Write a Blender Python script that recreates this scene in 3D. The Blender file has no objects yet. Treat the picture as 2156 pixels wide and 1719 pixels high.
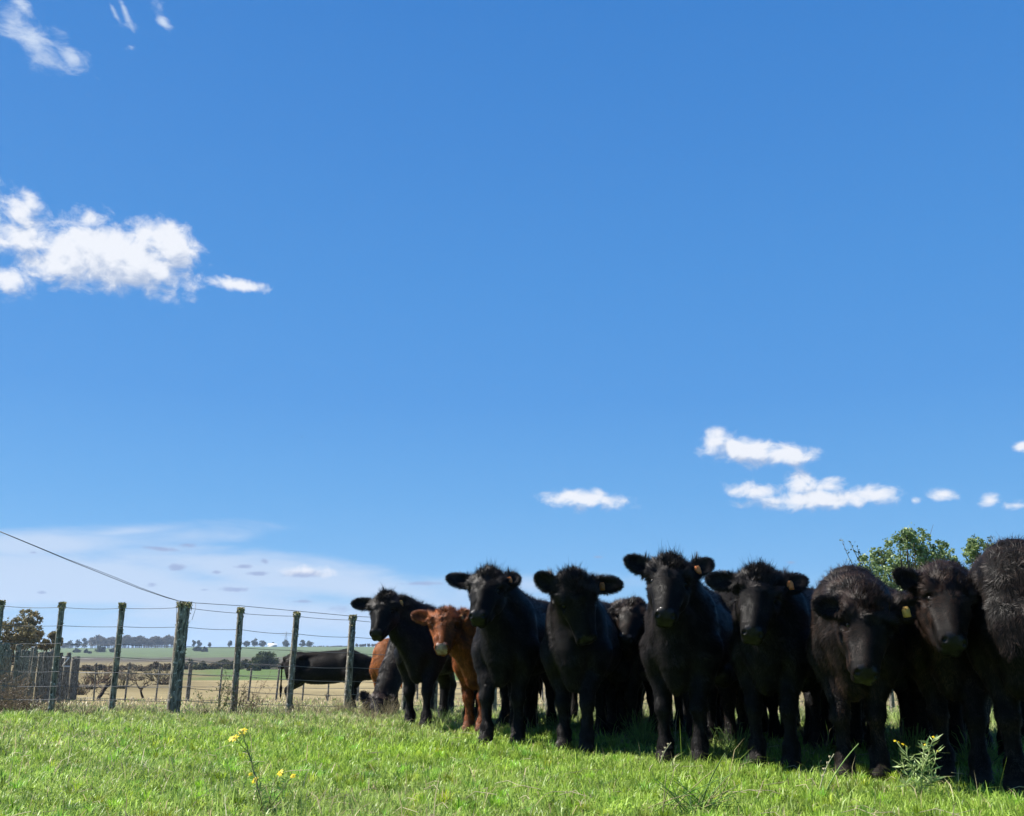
import bpy, math, random
import numpy as np
from mathutils import Vector, Matrix

random.seed(7)
RNG = np.random.default_rng(11)
C = bpy.context.scene.collection
PI = math.pi

# ------------------------------------------------------------------ camera
FPX, CX, CY = 2000.0, 1078.0, 859.5          # focal length and centre in units of a 2156 px wide picture
TILT = math.atan((1372.0 - CY) / FPX)
EYE = 0.70
cam_d = bpy.data.cameras.new("camera")
cam_d.sensor_fit = 'HORIZONTAL'
cam_d.sensor_width = 36.0
cam_d.lens = 36.0 * FPX / 2156.0
cam_d.clip_start = 0.05
cam_d.clip_end = 20000
cam = bpy.data.objects.new("camera", cam_d)
C.objects.link(cam)
cam.location = (0, 0, EYE)
cam.rotation_euler = (PI / 2 + TILT, 0, 0)
bpy.context.scene.camera = cam

# ------------------------------------------------------------------ light and exposure
SUN_EL, SUN_AZ = math.radians(52), math.radians(-79)      # azimuth from +Y towards +X
sun_dir = Vector((math.sin(SUN_AZ) * math.cos(SUN_EL), math.cos(SUN_AZ) * math.cos(SUN_EL), math.sin(SUN_EL)))
sl = bpy.data.lights.new("sun", 'SUN')
sl.energy = 5.0
sl.angle = math.radians(0.5)
sl.color = (1.0, 0.955, 0.88)
so = bpy.data.objects.new("sun", sl)
C.objects.link(so)
so.rotation_euler = sun_dir.to_track_quat('Z', 'Y').to_euler()
vs = bpy.context.scene.view_settings
vs.view_transform = 'Standard'
vs.look = 'None'
vs.exposure = 1.05
vs.gamma = 1.0


def ray(u, v):
    cx, cy = (u - CX) / FPX, (CY - v) / FPX
    ct, st = math.cos(TILT), math.sin(TILT)
    return np.array([cx, ct - st * cy, st + ct * cy])


def P(u, v, d):
    r = ray(u, v)
    return np.array([0, 0, EYE]) + r * (d / r[1])


def azel(u, v):
    r = ray(u, v)
    return math.atan2(r[0], r[1]), math.atan2(r[2], math.hypot(r[0], r[1]))


_hy = np.array([-200, 0, 9.5, 11.5, 13.5, 19, 32, 60, 120, 220, 340, 500, 760, 1000, 1250, 3000, 9000], float)
_hz = np.array([0, 0, 0, -.03, -.11, -.40, -.86, -1.5, -2.5, -3.1, -3.4, -3.1, 1.4, 5.3, 6.2, 4.0, 2.0], float)


def H(x, y):
    x = np.asarray(x, float)
    y = np.asarray(y, float)
    z = (np.interp(y, _hy, _hz) + np.interp(y * .96 - .3, _hy, _hz) + np.interp(y * 1.04 + .3, _hy, _hz)) / 3
    near = np.clip(1.5 - y / 25, 0, 1)
    z = z + near * (.018 * np.sin(x * 1.7 + .6 * y) * np.sin(y * 1.3 - .4 * x) + .010 * np.sin(x * 4.1 + 1) * np.sin(y * 3.7 + 2))
    far = np.clip((y - 300) / 500, 0, 1)
    return z + far * (1.1 * np.sin(x / 170 + 1.2) + .5 * np.sin(x / 61))


def G(u, v):
    """where the view ray through (u, v) meets the ground"""
    lo, hi = 1.0, 60.0
    r = ray(u, v)
    f = lambda d: EYE + r[2] * d / r[1] - float(H(r[0] * d / r[1], d))
    for _ in range(50):
        m = (lo + hi) / 2
        if f(m) > 0:
            lo = m
        else:
            hi = m
    return P(u, v, lo)


def onground(u, d):
    """point on the ground at distance d in the direction of picture column u (taken near the horizon)"""
    p = P(u, 1400, d)
    p[2] = float(H(p[0], d))
    return p


# ------------------------------------------------------------------ world: sky with clouds
w = bpy.data.worlds.new("World")
bpy.context.scene.world = w
w.use_nodes = True
nt = w.node_tree
nt.nodes.clear()
N = nt.nodes.new
L = nt.links.new


def wm(op, a, b=None, c=None, tree=nt, clamp=False):
    n = tree.nodes.new('ShaderNodeMath')
    n.operation = op
    n.use_clamp = clamp
    for i, x in enumerate((a, b, c)):
        if x is None:
            continue
        if isinstance(x, (int, float)):
            n.inputs[i].default_value = x
        else:
            tree.links.new(x, n.inputs[i])
    return n.outputs[0]


sky = N('ShaderNodeTexSky')
sky.sky_type = 'NISHITA'
sky.sun_disc = False
sky.sun_elevation = SUN_EL
sky.sun_rotation = SUN_AZ % (2 * PI)
sky.altitude = 0
sky.air_density = 1.0
sky.dust_density = 0.25
sky.ozone_density = 4.0
hs = N('ShaderNodeHueSaturation')
hs.inputs['Saturation'].default_value = 1.05
L(sky.outputs[0], hs.inputs['Color'])
bg = N('ShaderNodeBackground')
bg.inputs['Strength'].default_value = 0.095
tc = N('ShaderNodeTexCoord')
sx = N('ShaderNodeSeparateXYZ')
L(tc.outputs['Generated'], sx.inputs[0])
az = wm('ARCTAN2', sx.outputs[0], sx.outputs[1])
el = wm('ARCSINE', sx.outputs[2])
# clear deep-blue air of the day: the Nishita sky is graded towards it by elevation
ramp = N('ShaderNodeValToRGB')
SK = [(1385, (158, 204, 240)), (1300, (138, 194, 240)), (1200, (112, 178, 236)), (1050, (96, 166, 230)), (850, (80, 152, 224)), (600, (72, 145, 219)), (300, (63, 135, 212)), (0, (54, 127, 206)), (-1500, (42, 96, 168))]
for i_, (vv_, c3) in enumerate(SK):
    e_ = ramp.color_ramp.elements[0] if i_ == 0 else (ramp.color_ramp.elements[1] if i_ == 1 else ramp.color_ramp.elements.new(.5))
    rr_ = ray(CX, vv_)
    e_.position = (math.degrees(math.atan2(rr_[2], rr_[1])) + 5) / 95
    e_.color = (*[(((k_ / 255 + .055) / 1.055) ** 2.4) / 2 ** 1.05 / .095 / 10 for k_ in c3], 1)
L(wm('MULTIPLY_ADD', el, 180 / PI / 95, 5 / 95), ramp.inputs[0])
sc10 = N('ShaderNodeVectorMath')
sc10.operation = 'SCALE'
sc10.inputs['Scale'].default_value = 10
L(ramp.outputs[0], sc10.inputs[0])
smx = N('ShaderNodeMix')
smx.data_type = 'RGBA'
smx.inputs[0].default_value = .93
L(hs.outputs[0], smx.inputs[6])
L(sc10.outputs[0], smx.inputs[7])
L(smx.outputs[2], bg.inputs['Color'])
cb = N('ShaderNodeCombineXYZ')
L(az, cb.inputs[0])
L(el, cb.inputs[1])


def cloud_group(name, ells, amp, scale, stretch=(1, 1), detail=7, rough=.6, rot=0.0):
    """ellipses in azimuth-elevation, given as (u, v, half width, half height, tilt deg, weight)"""
    g = bpy.data.node_groups.new(name, 'ShaderNodeTree')
    g.interface.new_socket('Vector', in_out='INPUT', socket_type='NodeSocketVector')
    g.interface.new_socket('Field', in_out='OUTPUT', socket_type='NodeSocketFloat')
    gi = g.nodes.new('NodeGroupInput')
    go = g.nodes.new('NodeGroupOutput')
    mp = g.nodes.new('ShaderNodeMapping')
    mp.inputs['Scale'].default_value = (scale * stretch[0], scale * stretch[1], scale)
    mp.inputs['Rotation'].default_value = (0, 0, rot)
    g.links.new(gi.outputs[0], mp.inputs[0])
    nz = g.nodes.new('ShaderNodeTexNoise')
    nz.inputs['Scale'].default_value = 1.0
    nz.inputs['Detail'].default_value = detail
    nz.inputs['Roughness'].default_value = rough
    nz.inputs['Distortion'].default_value = .35
    g.links.new(mp.outputs[0], nz.inputs['Vector'])
    cur = None
    for (u, v, hw, hh, tl, wt) in ells:
        a0, e0 = azel(u, v)
        a1, e1 = azel(u + hw, v)
        a2, e2 = azel(u, v - hh)
        rx = math.hypot(a1 - a0, e1 - e0)
        ry = math.hypot(a2 - a0, e2 - e0)
        m = g.nodes.new('ShaderNodeMapping')
        m.vector_type = 'TEXTURE'
        m.inputs['Location'].default_value = (a0, e0, 0)
        m.inputs['Rotation'].default_value = (0, 0, math.radians(tl))
        m.inputs['Scale'].default_value = (rx, ry, 1)
        g.links.new(gi.outputs[0], m.inputs[0])
        ln = g.nodes.new('ShaderNodeVectorMath')
        ln.operation = 'LENGTH'
        g.links.new(m.outputs[0], ln.inputs[0])
        f = wm('SUBTRACT', 1.0, ln.outputs['Value'], tree=g)
        f = wm('MULTIPLY', f, wt, tree=g)
        cur = f if cur is None else wm('SMOOTH_MAX', cur, f, .12, tree=g)
    n2 = wm('MULTIPLY_ADD', nz.outputs[0], amp, -amp * .5, tree=g)
    g.links.new(wm('ADD', cur, n2, tree=g), go.inputs[0])
    return g


def use_group(g, vec):
    n = N('ShaderNodeGroup')
    n.node_tree = g
    L(vec, n.inputs[0])
    return n.outputs[0]


def smooth(x, lo, hi, tmax=1.0):
    m = N('ShaderNodeMapRange')
    m.interpolation_type = 'SMOOTHSTEP'
    m.inputs['From Min'].default_value = lo
    m.inputs['From Max'].default_value = hi
    m.inputs['To Max'].default_value = tmax
    L(x, m.inputs['Value'])
    return m.outputs[0]


def offset(vec, dx, dy):
    n = N('ShaderNodeVectorMath')
    n.operation = 'ADD'
    L(vec, n.inputs[0])
    n.inputs[1].default_value = (dx, dy, 0)
    return n.outputs[0]


CUM = [(240, 545, 195, 72, -6, 1.9), (350, 520, 80, 58, 0, 1.5), (130, 560, 120, 52, 0, 1.3), (270, 585, 110, 34, 0, 1.2), (60, 500, 100, 60, 0, 1.0),
       (300, 500, 60, 45, 30, 1.0), (195, 462, 38, 32, 0, .8), (30, 455, 45, 60, 35, .8), (20, 590, 60, 40, 0, .9), (65, 420, 22, 30, 40, .7),
       (500, 600, 80, 16, -4, 1.1), (478, 582, 22, 9, -35, .6),
       (1570, 947, 95, 34, -8, 1.5), (1655, 955, 80, 26, -6, 1.4), (1515, 930, 45, 36, 0, 1.0),
       (1720, 1052, 175, 25, 0, 1.4), (1690, 1020, 38, 34, 0, 1.3), (1590, 1035, 75, 22, -8, 1.0), (1835, 1042, 65, 24, 0, 1.1), (1750, 1025, 40, 20, 0, .9),
       (1235, 1052, 100, 25, -4, 1.2), (1200, 1046, 50, 20, 0, 1.0), (1985, 1040, 40, 16, -15, .9), (1925, 1055, 14, 12, 0, .7), (2150, 940, 22, 14, 0, 1.0),
       (2085, 1052, 22, 15, 0, .7), (2140, 1065, 30, 11, 0, .7), (640, 1203, 56, 14, 0, .9)]
WISP = [(70, 85, 130, 40, -33, 1.0), (155, 118, 58, 34, -30, 1.1), (25, 50, 60, 34, -30, .9), (40, 5, 60, 22, -35, .8), (262, 22, 36, 9, -55, .8),
        (240, 25, 40, 7, -50, .6), (240, 56, 32, 8, 12, .5), (343, 45, 34, 19, -55, 1.1), (277, 100, 10, 7, 0, .5)]
GREY = [(372, 1195, 22, 9, 0, 1), (455, 1205, 12, 5, 0, .8), (340, 1156, 48, 6, -4, .9), (395, 1148, 25, 8, 0, .7), (512, 1193, 22, 5, 0, .8), (540, 1208, 28, 6, 0, 1),
        (558, 1183, 10, 7, -40, .8), (640, 1209, 60, 9, 0, 1), (495, 1241, 42, 6, 0, .8), (640, 1267, 24, 4, 0, .8), (320, 1231, 14, 6, 0, .7), (890, 1229, 55, 5, 0, .8),
        (430, 1242, 12, 3, 0, .7), (70, 1164, 10, 3, 0, .7), (88, 1248, 10, 4, 0, .7), (1665, 1185, 14, 4, 0, .6), (1258, 1173, 12, 3, 0, .6), (720, 1282, 30, 8, 0, .5)]
VEIL = [(120, 1225, 700, 80, -3, 1.2), (600, 1215, 480, 45, -7, 1.1), (60, 1150, 380, 36, 6, .9), (250, 1122, 150, 14, 8, .6), (600, 1290, 700, 50, 0, .7), (1150, 1230, 200, 20, 0, .5)]

gC = cloud_group("cumulus_field", CUM, 2.5, 46, (1, 1.25), 11, .58)
gW = cloud_group("wisp_field", WISP, 3.4, 32, (.8, 1.7), 9, .6, rot=math.radians(35))
gG = cloud_group("small_cloud_field", GREY, 1.3, 110, (.7, 1.6), 4, .55)
gV = cloud_group("veil_field", VEIL, 2.1, 9, (.7, 3.2), 6, .58)
v0 = cb.outputs[0]
fC = use_group(gC, v0)
fC2 = use_group(gC, offset(v0, -.006, .014))
dC = smooth(fC, -.14, .90)
lit = smooth(wm('SUBTRACT', fC, fC2), -.9, .45)
litd = wm('MAXIMUM', lit, smooth(fC, .9, .1))
fW = use_group(gW, v0)
dW = smooth(fW, -.05, 1.25, .85)
fG = use_group(gG, v0)
dG = smooth(fG, -.10, .7, .8)
fV = use_group(gV, v0)
dV = smooth(fV, -.35, .75, .85)


def bgc(col, st):
    b = N('ShaderNodeBackground')
    b.inputs['Color'].default_value = (*col, 1)
    b.inputs['Strength'].default_value = st
    return b


def mixs(a, b, f):
    m = N('ShaderNodeMixShader')
    L(f, m.inputs[0])
    L(a, m.inputs[1])
    L(b, m.inputs[2])
    return m.outputs[0]


s = mixs(bg.outputs[0], bgc((.66, .79, 1.0), .44).outputs[0], dV)
s = mixs(s, bgc((.38, .48, .76), .41).outputs[0], dG)
s = mixs(s, bgc((.72, .83, 1.0), .45).outputs[0], dW)
cumb = N('ShaderNodeBackground')
mc = N('ShaderNodeMix')
mc.data_type = 'RGBA'
mc.inputs[6].default_value = (.44, .54, .74, 1)
mc.inputs[7].default_value = (.90, .93, 1.0, 1)
L(lit, mc.inputs[0])
L(mc.outputs[2], cumb.inputs['Color'])
cumb.inputs['Strength'].default_value = .475
s = mixs(s, cumb.outputs[0], dC)
wo = N('ShaderNodeOutputWorld')
L(s, wo.inputs[0])


# ------------------------------------------------------------------ mesh and object helpers
def build_mesh(name, V, F, mats=(), col=None, mi=None, smooth=False):
    V = np.asarray(V, np.float32)
    me = bpy.data.meshes.new(name)
    F = [np.asarray(f, np.int32) for f in F if len(f)]
    me.vertices.add(len(V))
    me.vertices.foreach_set('co', V.ravel())
    nl = sum(f.size for f in F)
    nf = sum(len(f) for f in F)
    me.loops.add(nl)
    me.loops.foreach_set('vertex_index', np.concatenate([f.ravel() for f in F]))
    tot = np.concatenate([np.full(len(f), f.shape[1], np.int32) for f in F])
    st = np.concatenate([[0], np.cumsum(tot)[:-1]]).astype(np.int32)
    me.polygons.add(nf)
    me.polygons.foreach_set('loop_start', st)
    me.polygons.foreach_set('loop_total', tot)
    if smooth:
        me.polygons.foreach_set('use_smooth', np.ones(nf, bool))
    if mi is not None:
        me.polygons.foreach_set('material_index', np.asarray(mi, np.int32))
    for m in mats:
        me.materials.append(m)
    if col is not None:
        a = me.color_attributes.new('tint', 'FLOAT_COLOR', 'POINT')
        cc = np.ones((len(V), 4), np.float32)
        cc[:, :3] = col
        a.data.foreach_set('color', cc.ravel())
    me.update()
    me.validate()
    return me


def obj(name, me, parent=None, loc=(0, 0, 0)):
    o = bpy.data.objects.new(name, me)
    C.objects.link(o)
    o.location = loc
    if parent is not None:
        o.parent = parent
    return o


def tag(o, label=None, cat=None, group=None, kind=None):
    if label:
        o['label'] = label
    if cat:
        o['category'] = cat
    if group:
        o['group'] = group
    if kind:
        o['kind'] = kind
    return o


def empty(name, loc, label, cat, group=None):
    o = bpy.data.objects.new(name, None)
    C.objects.link(o)
    o.location = tuple(float(a) for a in loc)
    o.empty_display_size = .1
    return tag(o, label, cat, group)


class MB:
    """collects verts / faces of several shapes for ONE mesh"""

    def __init__(self):
        self.V, self.F3, self.F4, self.Cc, self.n = [], [], [], [], 0

    def add(self, V, F3=None, F4=None, col=(1, 1, 1)):
        V = np.asarray(V, float)
        self.V.append(V)
        if F3 is not None and len(F3):
            self.F3.append(np.asarray(F3) + self.n)
        if F4 is not None and len(F4):
            self.F4.append(np.asarray(F4) + self.n)
        c = np.broadcast_to(np.asarray(col, float), (len(V), 3))
        self.Cc.append(c)
        self.n += len(V)

    def tube(self, pts, rad, n=6, col=(1, 1, 1), cap=True):
        pts = np.asarray(pts, float)
        rad = np.broadcast_to(np.asarray(rad, float), (len(pts),))
        T = np.gradient(pts, axis=0)
        T /= np.linalg.norm(T, axis=1)[:, None] + 1e-9
        ref = np.array([0.31, .95, .05]) if abs(T[0] @ np.array([0.31, .95, .05])) < .9 else np.array([0, 0, 1.])
        A = np.cross(T, ref)
        A /= np.linalg.norm(A, axis=1)[:, None] + 1e-9
        B = np.cross(T, A)
        th = np.arange(n) * 2 * PI / n
        R = (A[:, None] * np.cos(th)[None, :, None] + B[:, None] * np.sin(th)[None, :, None]) * rad[:, None, None]
        V = (pts[:, None] + R).reshape(-1, 3)
        m = len(pts)
        F = [(i * n + j, i * n + (j + 1) % n, (i + 1) * n + (j + 1) % n, (i + 1) * n + j) for i in range(m - 1) for j in range(n)]
        F3 = []
        if cap:
            V = np.vstack([V, pts[0], pts[-1]])
            F3 = [(m * n, (j + 1) % n, j) for j in range(n)] + [(m * n + 1, (m - 1) * n + j, (m - 1) * n + (j + 1) % n) for j in range(n)]
        self.add(V, F3, F, col)

    def mesh(self, name, mats, origin=(0, 0, 0), smooth=False):
        V = np.vstack(self.V) - np.asarray(origin, float)
        F = []
        if self.F3:
            F.append(np.vstack(self.F3))
        if self.F4:
            F.append(np.vstack(self.F4))
        return build_mesh(name, V, F, mats, np.vstack(self.Cc), None, smooth)


def quads(cen, a, b, col, mb):
    """leaf-like quads: centres, half-axis vectors"""
    n = len(cen)
    V = np.stack([cen - a, cen - b * .9, cen + a, cen + b], 1).reshape(-1, 3)
    F = np.arange(4 * n).reshape(n, 4)
    mb.add(V, None, F, np.repeat(col, 4, axis=0))


def rand_unit(n):
    v = RNG.normal(size=(n, 3))
    return v / np.linalg.norm(v, axis=1)[:, None]


_NK = RNG.normal(size=(6, 3))
_NK /= np.linalg.norm(_NK, axis=1)[:, None]
_NP = RNG.uniform(0, 6.28, (3, 6))


def vnoise(p, f, seed=0):
    """cheap smooth vector noise, about -1..1"""
    q = (p @ _NK.T) * f + seed * 1.7
    q2 = (p @ _NK[::-1].T) * f * 1.63 + seed * .9
    return np.stack([(np.sin(q + _NP[i]) * np.cos(q2 + _NP[(i + 1) % 3])).sum(1) / 2.2 for i in range(3)], 1)


# ------------------------------------------------------------------ materials
def new_mat(name):
    m = bpy.data.materials.new(name)
    m.use_nodes = True
    t = m.node_tree
    b = t.nodes['Principled BSDF']
    return m, t, b


def tint_mat(name, rough=.6, spec=.3, translucent=0.0, noise=None, mult=(1, 1, 1), sheen=0):
    """base colour from the 'tint' attribute; optional brightness noise; optional translucency"""
    m, t, b = new_mat(name)
    a = t.nodes.new('ShaderNodeAttribute')
    a.attribute_name = 'tint'
    colo = a.outputs['Color']
    if mult != (1, 1, 1) or noise:
        mx = t.nodes.new('ShaderNodeMix')
        mx.data_type = 'RGBA'
        mx.blend_type = 'MULTIPLY'
        mx.inputs[0].default_value = 1
        t.links.new(colo, mx.inputs[6])
        if noise:
            g = t.nodes.new('ShaderNodeNewGeometry')
            nz = t.nodes.new('ShaderNodeTexNoise')
            nz.inputs['Scale'].default_value = noise
            nz.inputs['Detail'].default_value = 5
            t.links.new(g.outputs['Position'], nz.inputs['Vector'])
            cr = t.nodes.new('ShaderNodeValToRGB')
            cr.color_ramp.elements[0].position = .3
            cr.color_ramp.elements[0].color = (.45, .45, .45, 1)
            cr.color_ramp.elements[1].position = .7
            cr.color_ramp.elements[1].color = (1.5, 1.5, 1.5, 1)
            t.links.new(nz.outputs[0], cr.inputs[0])
            t.links.new(cr.outputs[0], mx.inputs[7])
        else:
            mx.inputs[7].default_value = (*mult, 1)
        colo = mx.outputs[2]
    t.links.new(colo, b.inputs['Base Color'])
    b.inputs['Roughness'].default_value = rough
    b.inputs['Specular IOR Level'].default_value = spec
    if sheen:
        b.inputs['Sheen Weight'].default_value = sheen
    if translucent:
        tr = t.nodes.new('ShaderNodeBsdfTranslucent')
        t.links.new(colo, tr.inputs['Color'])
        ms = t.nodes.new('ShaderNodeMixShader')
        ms.inputs[0].default_value = translucent
        t.links.new(b.outputs[0], ms.inputs[1])
        t.links.new(tr.outputs[0], ms.inputs[2])
        t.links.new(ms.outputs[0], t.nodes['Material Output'].inputs[0])
    return m


M_GRASS = tint_mat('grass_blade', .42, .35, .45)
M_LEAF = tint_mat('leaf', .5, .35, .2)
M_FARLEAF = tint_mat('far_foliage', .8, .1, .1)
M_BARK = tint_mat('bark', .9, .1, 0, noise=14)
def post_mat():
    m, t, b = new_mat('weathered_post')
    g = t.nodes.new('ShaderNodeNewGeometry')
    mp = t.nodes.new('ShaderNodeMapping')
    mp.inputs['Scale'].default_value = (1, 1, .22)
    t.links.new(g.outputs['Position'], mp.inputs[0])
    n1 = t.nodes.new('ShaderNodeTexNoise')
    n1.inputs['Scale'].default_value = 45
    n1.inputs['Detail'].default_value = 6
    t.links.new(mp.outputs[0], n1.inputs['Vector'])
    c1 = t.nodes.new('ShaderNodeValToRGB')
    c1.color_ramp.elements[0].position = .35
    c1.color_ramp.elements[0].color = (.050, .043, .032, 1)
    c1.color_ramp.elements[1].position = .68
    c1.color_ramp.elements[1].color = (.34, .305, .25, 1)
    t.links.new(n1.outputs[0], c1.inputs[0])
    n2 = t.nodes.new('ShaderNodeTexNoise')
    n2.inputs['Scale'].default_value = 28
    n2.inputs['Detail'].default_value = 4
    t.links.new(g.outputs['Position'], n2.inputs['Vector'])
    mr = t.nodes.new('ShaderNodeMapRange')
    mr.inputs['From Min'].default_value = .60
    mr.inputs['From Max'].default_value = .66
    t.links.new(n2.outputs[0], mr.inputs['Value'])
    mx = t.nodes.new('ShaderNodeMix')
    mx.data_type = 'RGBA'
    t.links.new(mr.outputs[0], mx.inputs[0])
    t.links.new(c1.outputs[0], mx.inputs[6])
    mx.inputs[7].default_value = (.46, .44, .39, 1)
    t.links.new(mx.outputs[2], b.inputs['Base Color'])
    b.inputs['Roughness'].default_value = .95
    b.inputs['Specular IOR Level'].default_value = .1
    bp = t.nodes.new('ShaderNodeBump')
    bp.inputs['Strength'].default_value = .8
    bp.inputs['Distance'].default_value = .01
    t.links.new(n1.outputs[0], bp.inputs['Height'])
    t.links.new(bp.outputs[0], b.inputs['Normal'])
    return m


M_POST = post_mat()
M_DRY = tint_mat('dry_stalk', .8, .15, .12)
M_COAT = tint_mat('coat_hair', .46, .13)
M_TUFT = tint_mat('tuft_hair', .50, .10)
_t = M_COAT.node_tree
_a = _t.nodes.new('ShaderNodeAttribute')
_a.attribute_name = 'hide_normal'
_g = _t.nodes.new('ShaderNodeNewGeometry')
_s1 = _t.nodes.new('ShaderNodeVectorMath')
_s1.operation = 'SCALE'
_s1.inputs['Scale'].default_value = .85
_t.links.new(_g.outputs['Normal'], _s1.inputs[0])
_s2 = _t.nodes.new('ShaderNodeVectorMath')
_s2.operation = 'ADD'
_t.links.new(_a.outputs['Vector'], _s2.inputs[0])
_t.links.new(_s1.outputs[0], _s2.inputs[1])
_s3 = _t.nodes.new('ShaderNodeVectorMath')
_s3.operation = 'NORMALIZE'
_t.links.new(_s2.outputs[0], _s3.inputs[0])
_t.links.new(_s3.outputs[0], _t.nodes['Principled BSDF'].inputs['Normal'])
M_SKIN = tint_mat('hide', .75, .12)
M_PLAIN = tint_mat('painted', .6, .2)
M_PETAL = tint_mat('petal', .5, .2, .25)


def simple(name, col, rough, spec=.5, metallic=0, coat=0):
    m, t, b = new_mat(name)
    b.inputs['Base Color'].default_value = (*col, 1)
    b.inputs['Roughness'].default_value = rough
    b.inputs['Specular IOR Level'].default_value = spec
    b.inputs['Metallic'].default_value = metallic
    b.inputs['Coat Weight'].default_value = coat
    return m


M_EYE = simple('eye_glossy', (.005, .004, .003), .25, .3, 0, .0)


def nose_mat(name, c1, c2):
    m, t, b = new_mat(name)
    g = t.nodes.new('ShaderNodeNewGeometry')
    nz = t.nodes.new('ShaderNodeTexVoronoi')
    nz.inputs['Scale'].default_value = 160
    t.links.new(g.outputs['Position'], nz.inputs['Vector'])
    bp = t.nodes.new('ShaderNodeBump')
    bp.inputs['Strength'].default_value = .35
    bp.inputs['Distance'].default_value = .003
    t.links.new(nz.outputs['Distance'], bp.inputs['Height'])
    t.links.new(bp.outputs[0], b.inputs['Normal'])
    n2 = t.nodes.new('ShaderNodeTexNoise')
    n2.inputs['Scale'].default_value = 25
    t.links.new(g.outputs['Position'], n2.inputs['Vector'])
    cr = t.nodes.new('ShaderNodeValToRGB')
    cr.color_ramp.elements[0].color = (*c1, 1)
    cr.color_ramp.elements[0].position = .4
    cr.color_ramp.elements[1].color = (*c2, 1)
    cr.color_ramp.elements[1].position = .65
    t.links.new(n2.outputs[0], cr.inputs[0])
    t.links.new(cr.outputs[0], b.inputs['Base Color'])
    b.inputs['Roughness'].default_value = .5
    b.inputs['Specular IOR Level'].default_value = .14
    b.inputs['Coat Weight'].default_value = .16
    b.inputs['Coat Roughness'].default_value = .16
    return m


M_NOSE = nose_mat('wet_nose_black', (.003, .003, .0033), (.010, .009, .010))
M_NOSE_RED = nose_mat('wet_nose_pink', (.22, .13, .10), (.40, .28, .23))


def ground_mat():
    m, t, b = new_mat('pasture_ground')
    nd, lk = t.nodes, t.links
    g = nd.new('ShaderNodeNewGeometry')
    sp = nd.new('ShaderNodeSeparateXYZ')
    lk.new(g.outputs['Position'], sp.inputs[0])

    def mth(op, a, bb=None, c=None):
        return wm(op, a, bb, c, tree=t)

    def noise(sc, det=4, vec=None):
        n = nd.new('ShaderNodeTexNoise')
        n.inputs['Scale'].default_value = sc
        n.inputs['Detail'].default_value = det
        lk.new(vec if vec is not None else g.outputs['Position'], n.inputs['Vector'])
        return n.outputs[0]
    # distance across the fields, with wandering edges
    wob = mth('MULTIPLY_ADD', noise(.035, 3), .5, .75)
    yy = mth('MULTIPLY', sp.outputs[1], wob)
    lg = mth('LOGARITHM', mth('MAXIMUM', yy, 1.0), 10.0)
    mp = mth('DIVIDE', lg, 3.5)
    cr = nd.new('ShaderNodeValToRGB')
    E = cr.color_ramp
    stops = [(4, (.095, .145, .028)), (21, (.11, .16, .035)), (27, (.20, .165, .085)), (100, (.25, .20, .105)), (112, (.085, .125, .040)),
             (205, (.075, .115, .035)), (225, (.055, .052, .028)), (430, (.075, .062, .040)), (500, (.075, .058, .045)), (560, (.085, .115, .050)),
             (1500, (.10, .135, .062))]
    E.elements[0].position = math.log10(stops[0][0]) / 3.5
    E.elements[0].color = (*stops[0][1], 1)
    E.elements[1].position = math.log10(stops[-1][0]) / 3.5
    E.elements[1].color = (*stops[-1][1], 1)
    for d, c in stops[1:-1]:
        e = E.elements.new(math.log10(d) / 3.5)
        e.color = (*c, 1)
    lk.new(mp, cr.inputs[0])
    side = mth('ADD', mth('DIVIDE', sp.outputs[0], mth('MAXIMUM', sp.outputs[1], 1.0)), mth('MULTIPLY_ADD', noise(.06, 3), .16, -.08))
    sm = nd.new('ShaderNodeMapRange')
    sm.inputs['From Min'].default_value = -.29
    sm.inputs['From Max'].default_value = -.35
    lk.new(side, sm.inputs['Value'])
    sm2 = nd.new('ShaderNodeMapRange')
    sm2.inputs['From Min'].default_value = 42
    sm2.inputs['From Max'].default_value = 52
    lk.new(yy, sm2.inputs['Value'])
    sm3 = nd.new('ShaderNodeMapRange')
    sm3.inputs['From Min'].default_value = 420
    sm3.inputs['From Max'].default_value = 360
    lk.new(yy, sm3.inputs['Value'])
    brn = nd.new('ShaderNodeMix')
    brn.data_type = 'RGBA'
    lk.new(mth('MULTIPLY', mth('MULTIPLY', sm.outputs[0], sm2.outputs[0]), sm3.outputs[0]), brn.inputs[0])
    lk.new(cr.outputs[0], brn.inputs[6])
    brn.inputs[7].default_value = (.155, .125, .062, 1)
    # mottling at several sizes
    n1 = noise(1.3, 6)
    n2 = noise(.07, 5)
    n3 = noise(38, 3)
    k = mth('MULTIPLY', mth('MULTIPLY_ADD', n1, .8, .6), mth('MULTIPLY_ADD', n2, .9, .55))
    k = mth('MULTIPLY', k, mth('MULTIPLY_ADD', n3, .8, .6))
    mx = nd.new('ShaderNodeMix')
    mx.data_type = 'RGBA'
    mx.blend_type = 'MULTIPLY'
    mx.inputs[0].default_value = 1
    lk.new(brn.outputs[2], mx.inputs[6])
    cc = nd.new('ShaderNodeCombineXYZ')
    for i in range(3):
        lk.new(k, cc.inputs[i])
    lk.new(cc.outputs[0], mx.inputs[7])
    lk.new(mx.outputs[2], b.inputs['Base Color'])
    b.inputs['Roughness'].default_value = .95
    b.inputs['Specular IOR Level'].default_value = .1
    bp = nd.new('ShaderNodeBump')
    bp.inputs['Strength'].default_value = .6
    bp.inputs['Distance'].default_value = .03
    lk.new(noise(22, 5), bp.inputs['Height'])
    lk.new(bp.outputs[0], b.inputs['Normal'])
    return m


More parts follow.
